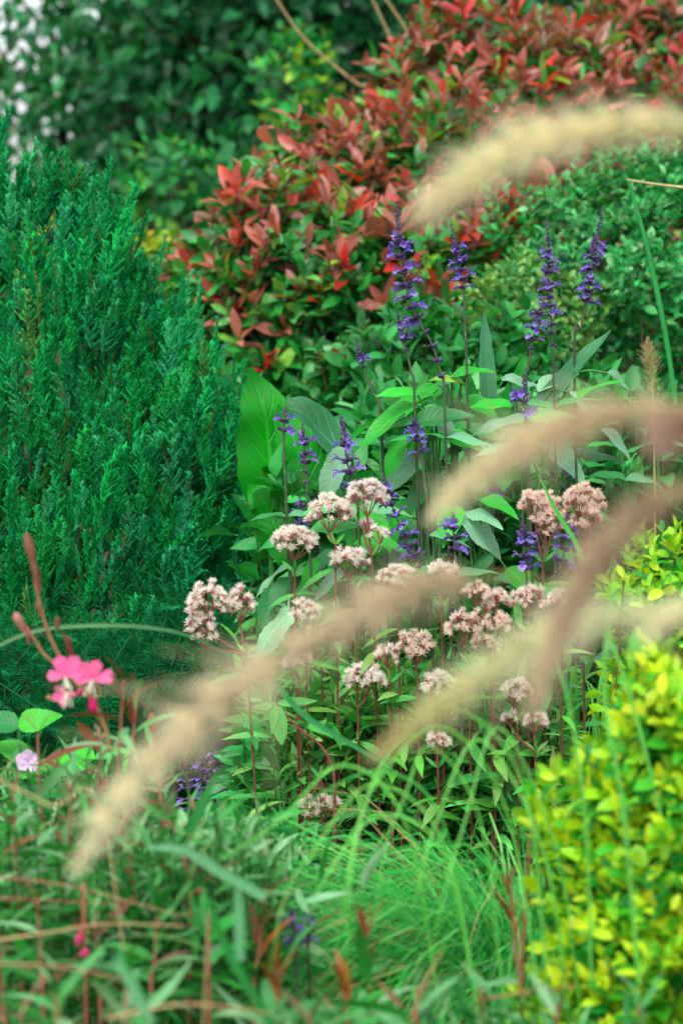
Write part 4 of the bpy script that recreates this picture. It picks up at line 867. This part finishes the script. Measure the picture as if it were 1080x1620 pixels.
SH = [((160, 1150), (150, 1400), 1.95, 'russet leafy shoot standing beside the pink gaura stem', 18, .6, None),
      ((218, 1090), (190, 1380), 2.0, 'greyish pink leafy shoot just right of the pink flowers', 16, .5, None),
      ((240, 1135), (258, 1330), 2.1, 'tall thin shoot with a brown bud tip beside the conifer foot', 8, .3, (150, 90, 70)),
      ((805, 1385), (825, 1620), 1.55, 'blurred shoot with a red-brown tip before the golden shrub', 14, .3, None),
      ((842, 1240), (822, 1600), 1.7, 'bare reddish stem rising above the blurred red-brown shoot', 3, .6, None),
      ((575, 1450), (590, 1650), 1.45, 'blurred shoot with a brown-red tip at the bottom centre', 16, .4, None),
      ((418, 1420), (400, 1600), 1.6, 'shoot with upright orange-brown leaves in the lower middle', 12, .4, None),
      ((545, 1545), (550, 1680), 1.4, 'short shoot with orange leaves at the bottom, left of centre', 12, .6, None),
      ((60, 1160), (70, 1420), 2.0, 'green shoot at the left edge below the conifer', 18, .15, None),
      ((115, 1240), (100, 1450), 1.9, 'shoot with reddish tips below the pink flowers', 18, .35, None),
      ((20, 1240), (30, 1450), 1.8, 'shoot at the left edge with one russet leaf', 16, .3, None),
      ((200, 1270), (215, 1480), 1.85, 'shoot just right of the pink gaura stem', 18, .2, None),
      ((290, 1300), (300, 1500), 1.8, 'shoot under the tip of the longest plume', 16, .15, None),
      ((350, 1340), (345, 1540), 1.75, 'shoot beneath the lavender spikes', 16, .2, None),
      ((60, 1420), (70, 1620), 1.5, 'shoot low at the left edge with dark leaves', 18, .3, None),
      ((150, 1440), (160, 1650), 1.5, 'shoot low left beside the pink buds', 18, .15, None),
      ((250, 1420), (240, 1620), 1.5, 'pale green shoot low left of centre', 18, .05, None),
      ((330, 1450), (330, 1650), 1.42, 'pale shoot with long strap leaves low in front', 18, .05, None),
      ((200, 1530), (200, 1700), 1.32, 'broad-leaved pale shoot at the bottom edge, left', 16, .0, None),
      ((90, 1540), (90, 1720), 1.35, 'green shoot at the bottom left corner', 16, .1, None),
      ((0, 1500), (10, 1700), 1.4, 'shoot cut by the left frame edge near the bottom', 16, .4, None),
      ((440, 1530), (440, 1700), 1.35, 'pale shoot at the bottom edge left of the orange shoot', 16, .1, None),
      ((660, 1560), (655, 1720), 1.32, 'pale shoot with two broad leaves at the bottom centre', 14, .0, None),
      ((760, 1560), (770, 1720), 1.4, 'grey-green shoot at the bottom right of centre', 14, .1, None),
      ((490, 1600), (485, 1760), 1.3, 'leafy shoot lowest at the bottom edge', 14, .3, None),
      ((880, 1590), (880, 1760), 1.35, 'grey-green shoot before the golden shrub at the bottom', 14, .1, None),
      ((1010, 1585), (1010, 1760), 1.35, 'dark green shoot at the bottom right corner', 12, .0, None)]
for (tip, base, d, lb, nl, red, sc_) in SH:
    d = d + .22 if d < 1.8 else d
    tcol = srgb(136, 66, 48) if ('red-brown' in lb or 'brown-red' in lb) else (srgb(150, 78, 34) if 'orange' in lb else None)
    t, p = gaura_shoot(tip, base, d, lb, nl, .05 if nl > 4 else .03, red, tipcol=tcol)
    if 'bud tip' in lb: bud(t, tip[0], tip[1] + 25, tip[0], tip[1] - 8, 15, srgb(150, 92, 72), d)
# pink buds low at left
b = at(135, 1500, 1.7); t = thing('gaura', (b[0], b[1], float(gz(b[0], b[1]))), 'thin gaura sprig with two small pink buds low at left', 'flower')
mb = MB(); mb.tube(smooth([at(130, 1490, 1.7), b, t.location[:]], 12), .0008, .0014, srgb(140, 84, 66), 5); mb.build('stem', M_stem, t)
bud(t, 128, 1470, 123, 1498, 12, srgb(214, 70, 120), 1.7); bud(t, 126, 1510, 142, 1506, 13, srgb(220, 60, 130), 1.7)
# foreground tangle
understorey('foreground_foliage', [(-30, 440, 1290, 1450, 1.75, 2.3, 330), (-30, 480, 2200, 1640, 1.65, 1.95, 430), (450, 900, 1590, 1660, 1.55, 1.8, 60), (-30, 260, 1200, 1300, 2.1, 2.5, 110), (-30, 520, 1300, 1500, 2.1, 2.5, 160)], L_narrow, .036, 8,
            GLc + [srgb(30, 122, 54), srgb(128, 78, 56)], [2.4, 2, 2, 2, 1.5, 2, .6], M_leaf, 'tangle of narrow green and russet leaves across the lower left foreground', 'foliage')
# straw-coloured stems crossing the foreground
STRAW = srgb(186, 160, 112)
for pts, wpx, lb, c_ in (([(-30, 1220, 1.6), (80, 1275, 1.6), (170, 1325, 1.6), (280, 2200, 1.6), (330, 1440, 1.62)], 6, 'long straw-coloured stem sloping down right across the pink gaura', STRAW),
        ([(-20, 1385, 1.7), (100, 1400, 1.7), (200, 1425, 1.7), (290, 1450, 1.7)], 6, 'thin tan stem low left, sloping gently', srgb(160, 120, 88)),
        ([(-20, 1490, 1.6), (80, 1475, 1.6), (170, 1462, 1.6), (290, 1465, 1.6)], 7, 'straw stem arching flat across the lower left', STRAW),
        ([(-20, 1525, 1.5), (60, 1527, 1.5), (130, 1535, 1.5), (210, 1555, 1.5)], 7, 'pinkish tan stem just under the flat straw stem', srgb(176, 124, 100)),
        ([(170, 1612, 1.4), (260, 1592, 1.4), (330, 1590, 1.4), (430, 1605, 1.4)], 9, 'straw stem curving along the bottom edge', STRAW),
        ([(-20, 1420, 1.7), (80, 1425, 1.7), (200, 1430, 1.7)], 5, 'thin reddish stem level across the lower left edge', srgb(150, 96, 74)),
        ([(650, 1612, 1.5), (670, 1560, 1.5), (698, 1505, 1.5)], 8, 'short tan broken stalk leaning right at the bottom centre', srgb(176, 122, 90)),
        ([(770, 1580, 1.6), (830, 1570, 1.6), (910, 1560, 1.6)], 7, 'short brown stalk lying level before the golden shrub', srgb(150, 104, 76)),
        ([(30, 1610, 1.45), (60, 1560, 1.45), (80, 1545, 1.45)], 7, 'curled pinkish stalk in the bottom left corner', srgb(180, 130, 110))):
    line_blade('dry_grass_stem', pts, wpx * .62, c_ * .8, lb, 'grass stem', sides=6, group='dry stems across the foreground')
for pts, lb in (([(430, 1620, 1.5), (380, 1540, 1.5), (350, 1480, 1.5), (320, 1400, 1.5)], 'broad dark strap leaf in the lower middle'), ([(420, 1420, 1.6), (350, 1380, 1.6), (290, 1345, 1.6), (230, 1340, 1.6)], 'pale strap leaf lying level left of the grass'),
                ([(300, 1320, 1.75), (320, 1270, 1.75), (345, 1225, 1.75)], 'bright green strap leaf standing before the lavender spikes'), ([(380, 1520, 1.45), (378, 1450, 1.45), (375, 1400, 1.45)], 'pale upright strap leaf low left of the orange leaves'),
                ([(240, 1620, 1.35), (210, 1560, 1.35), (180, 1510, 1.35)], 'pale strap leaf at the bottom edge, left')):
    line_blade('broad_grass', pts, 17, srgb(90, 160, 110) if 'pale' in lb else srgb(20, 120, 44), lb, 'leaf')

# ------------------------------------------------------------------ leafy plants with a pale pink flower, left edge
Gh = [srgb(50, 150, 76), srgb(110, 172, 130), srgb(60, 178, 40), srgb(30, 120, 60)]
for px, py, d, lb in ((30, 1150, 2.4, 'broad-leaved plant at the left edge beside the pale pink flower'), (85, 1215, 2.35, 'bright-leaved plant under the pale pink flower'), (150, 1200, 2.4, 'light green leafy plant behind the gaura stem'), (215, 1215, 2.4, 'small veined-leaf plant right of the gaura stem')):
    tip = at(px, py, d); g0 = tip + [.01, .01, 0]; g0[2] = float(gz(g0[0], g0[1])) - .01
    t = thing('broad_leaf_plant', g0, lb, 'plant'); p = smooth([tip, (tip + g0) / 2 + [.01, 0, 0], g0], 30)
    mb = MB(); mb.tube(p, .0012, .0026, srgb(60, 120, 60), 6); mb.build('stem', M_stem, t)
    pairs(t, p, range(0, 20, 2), .045, L_ovate, Gh, M_broad, wide=1.15, facing=.6)
c = at(45, 1204, 2.3); g0 = np.array([c[0], c[1] + .01, float(gz(c[0], c[1] + .01))]); t = thing('pink_mallow', g0, 'single pale pink flower at the left edge below the conifer', 'flower')
mb = MB(); mb.tube(smooth([c, (c + g0) / 2, g0], 12), .001, .002, srgb(60, 120, 60), 6); mb.build('stem', M_stem, t)
mb = MB(); P_ = leafT(7, .9, .7, .35, .1, .2, .2, cols=2)
for i in range(5):
    ph = 1.57 + i * 1.257; d_ = np.array([math.cos(ph), -.35, math.sin(ph) * .75 + .15]); mb.stamp(P_, frames(d_[None], np.array([[0, -1, .3]])), c[None], .012, jit(srgb(232, 196, 232), 1, .05, .03))
mb.build('petals', M_petal, t)
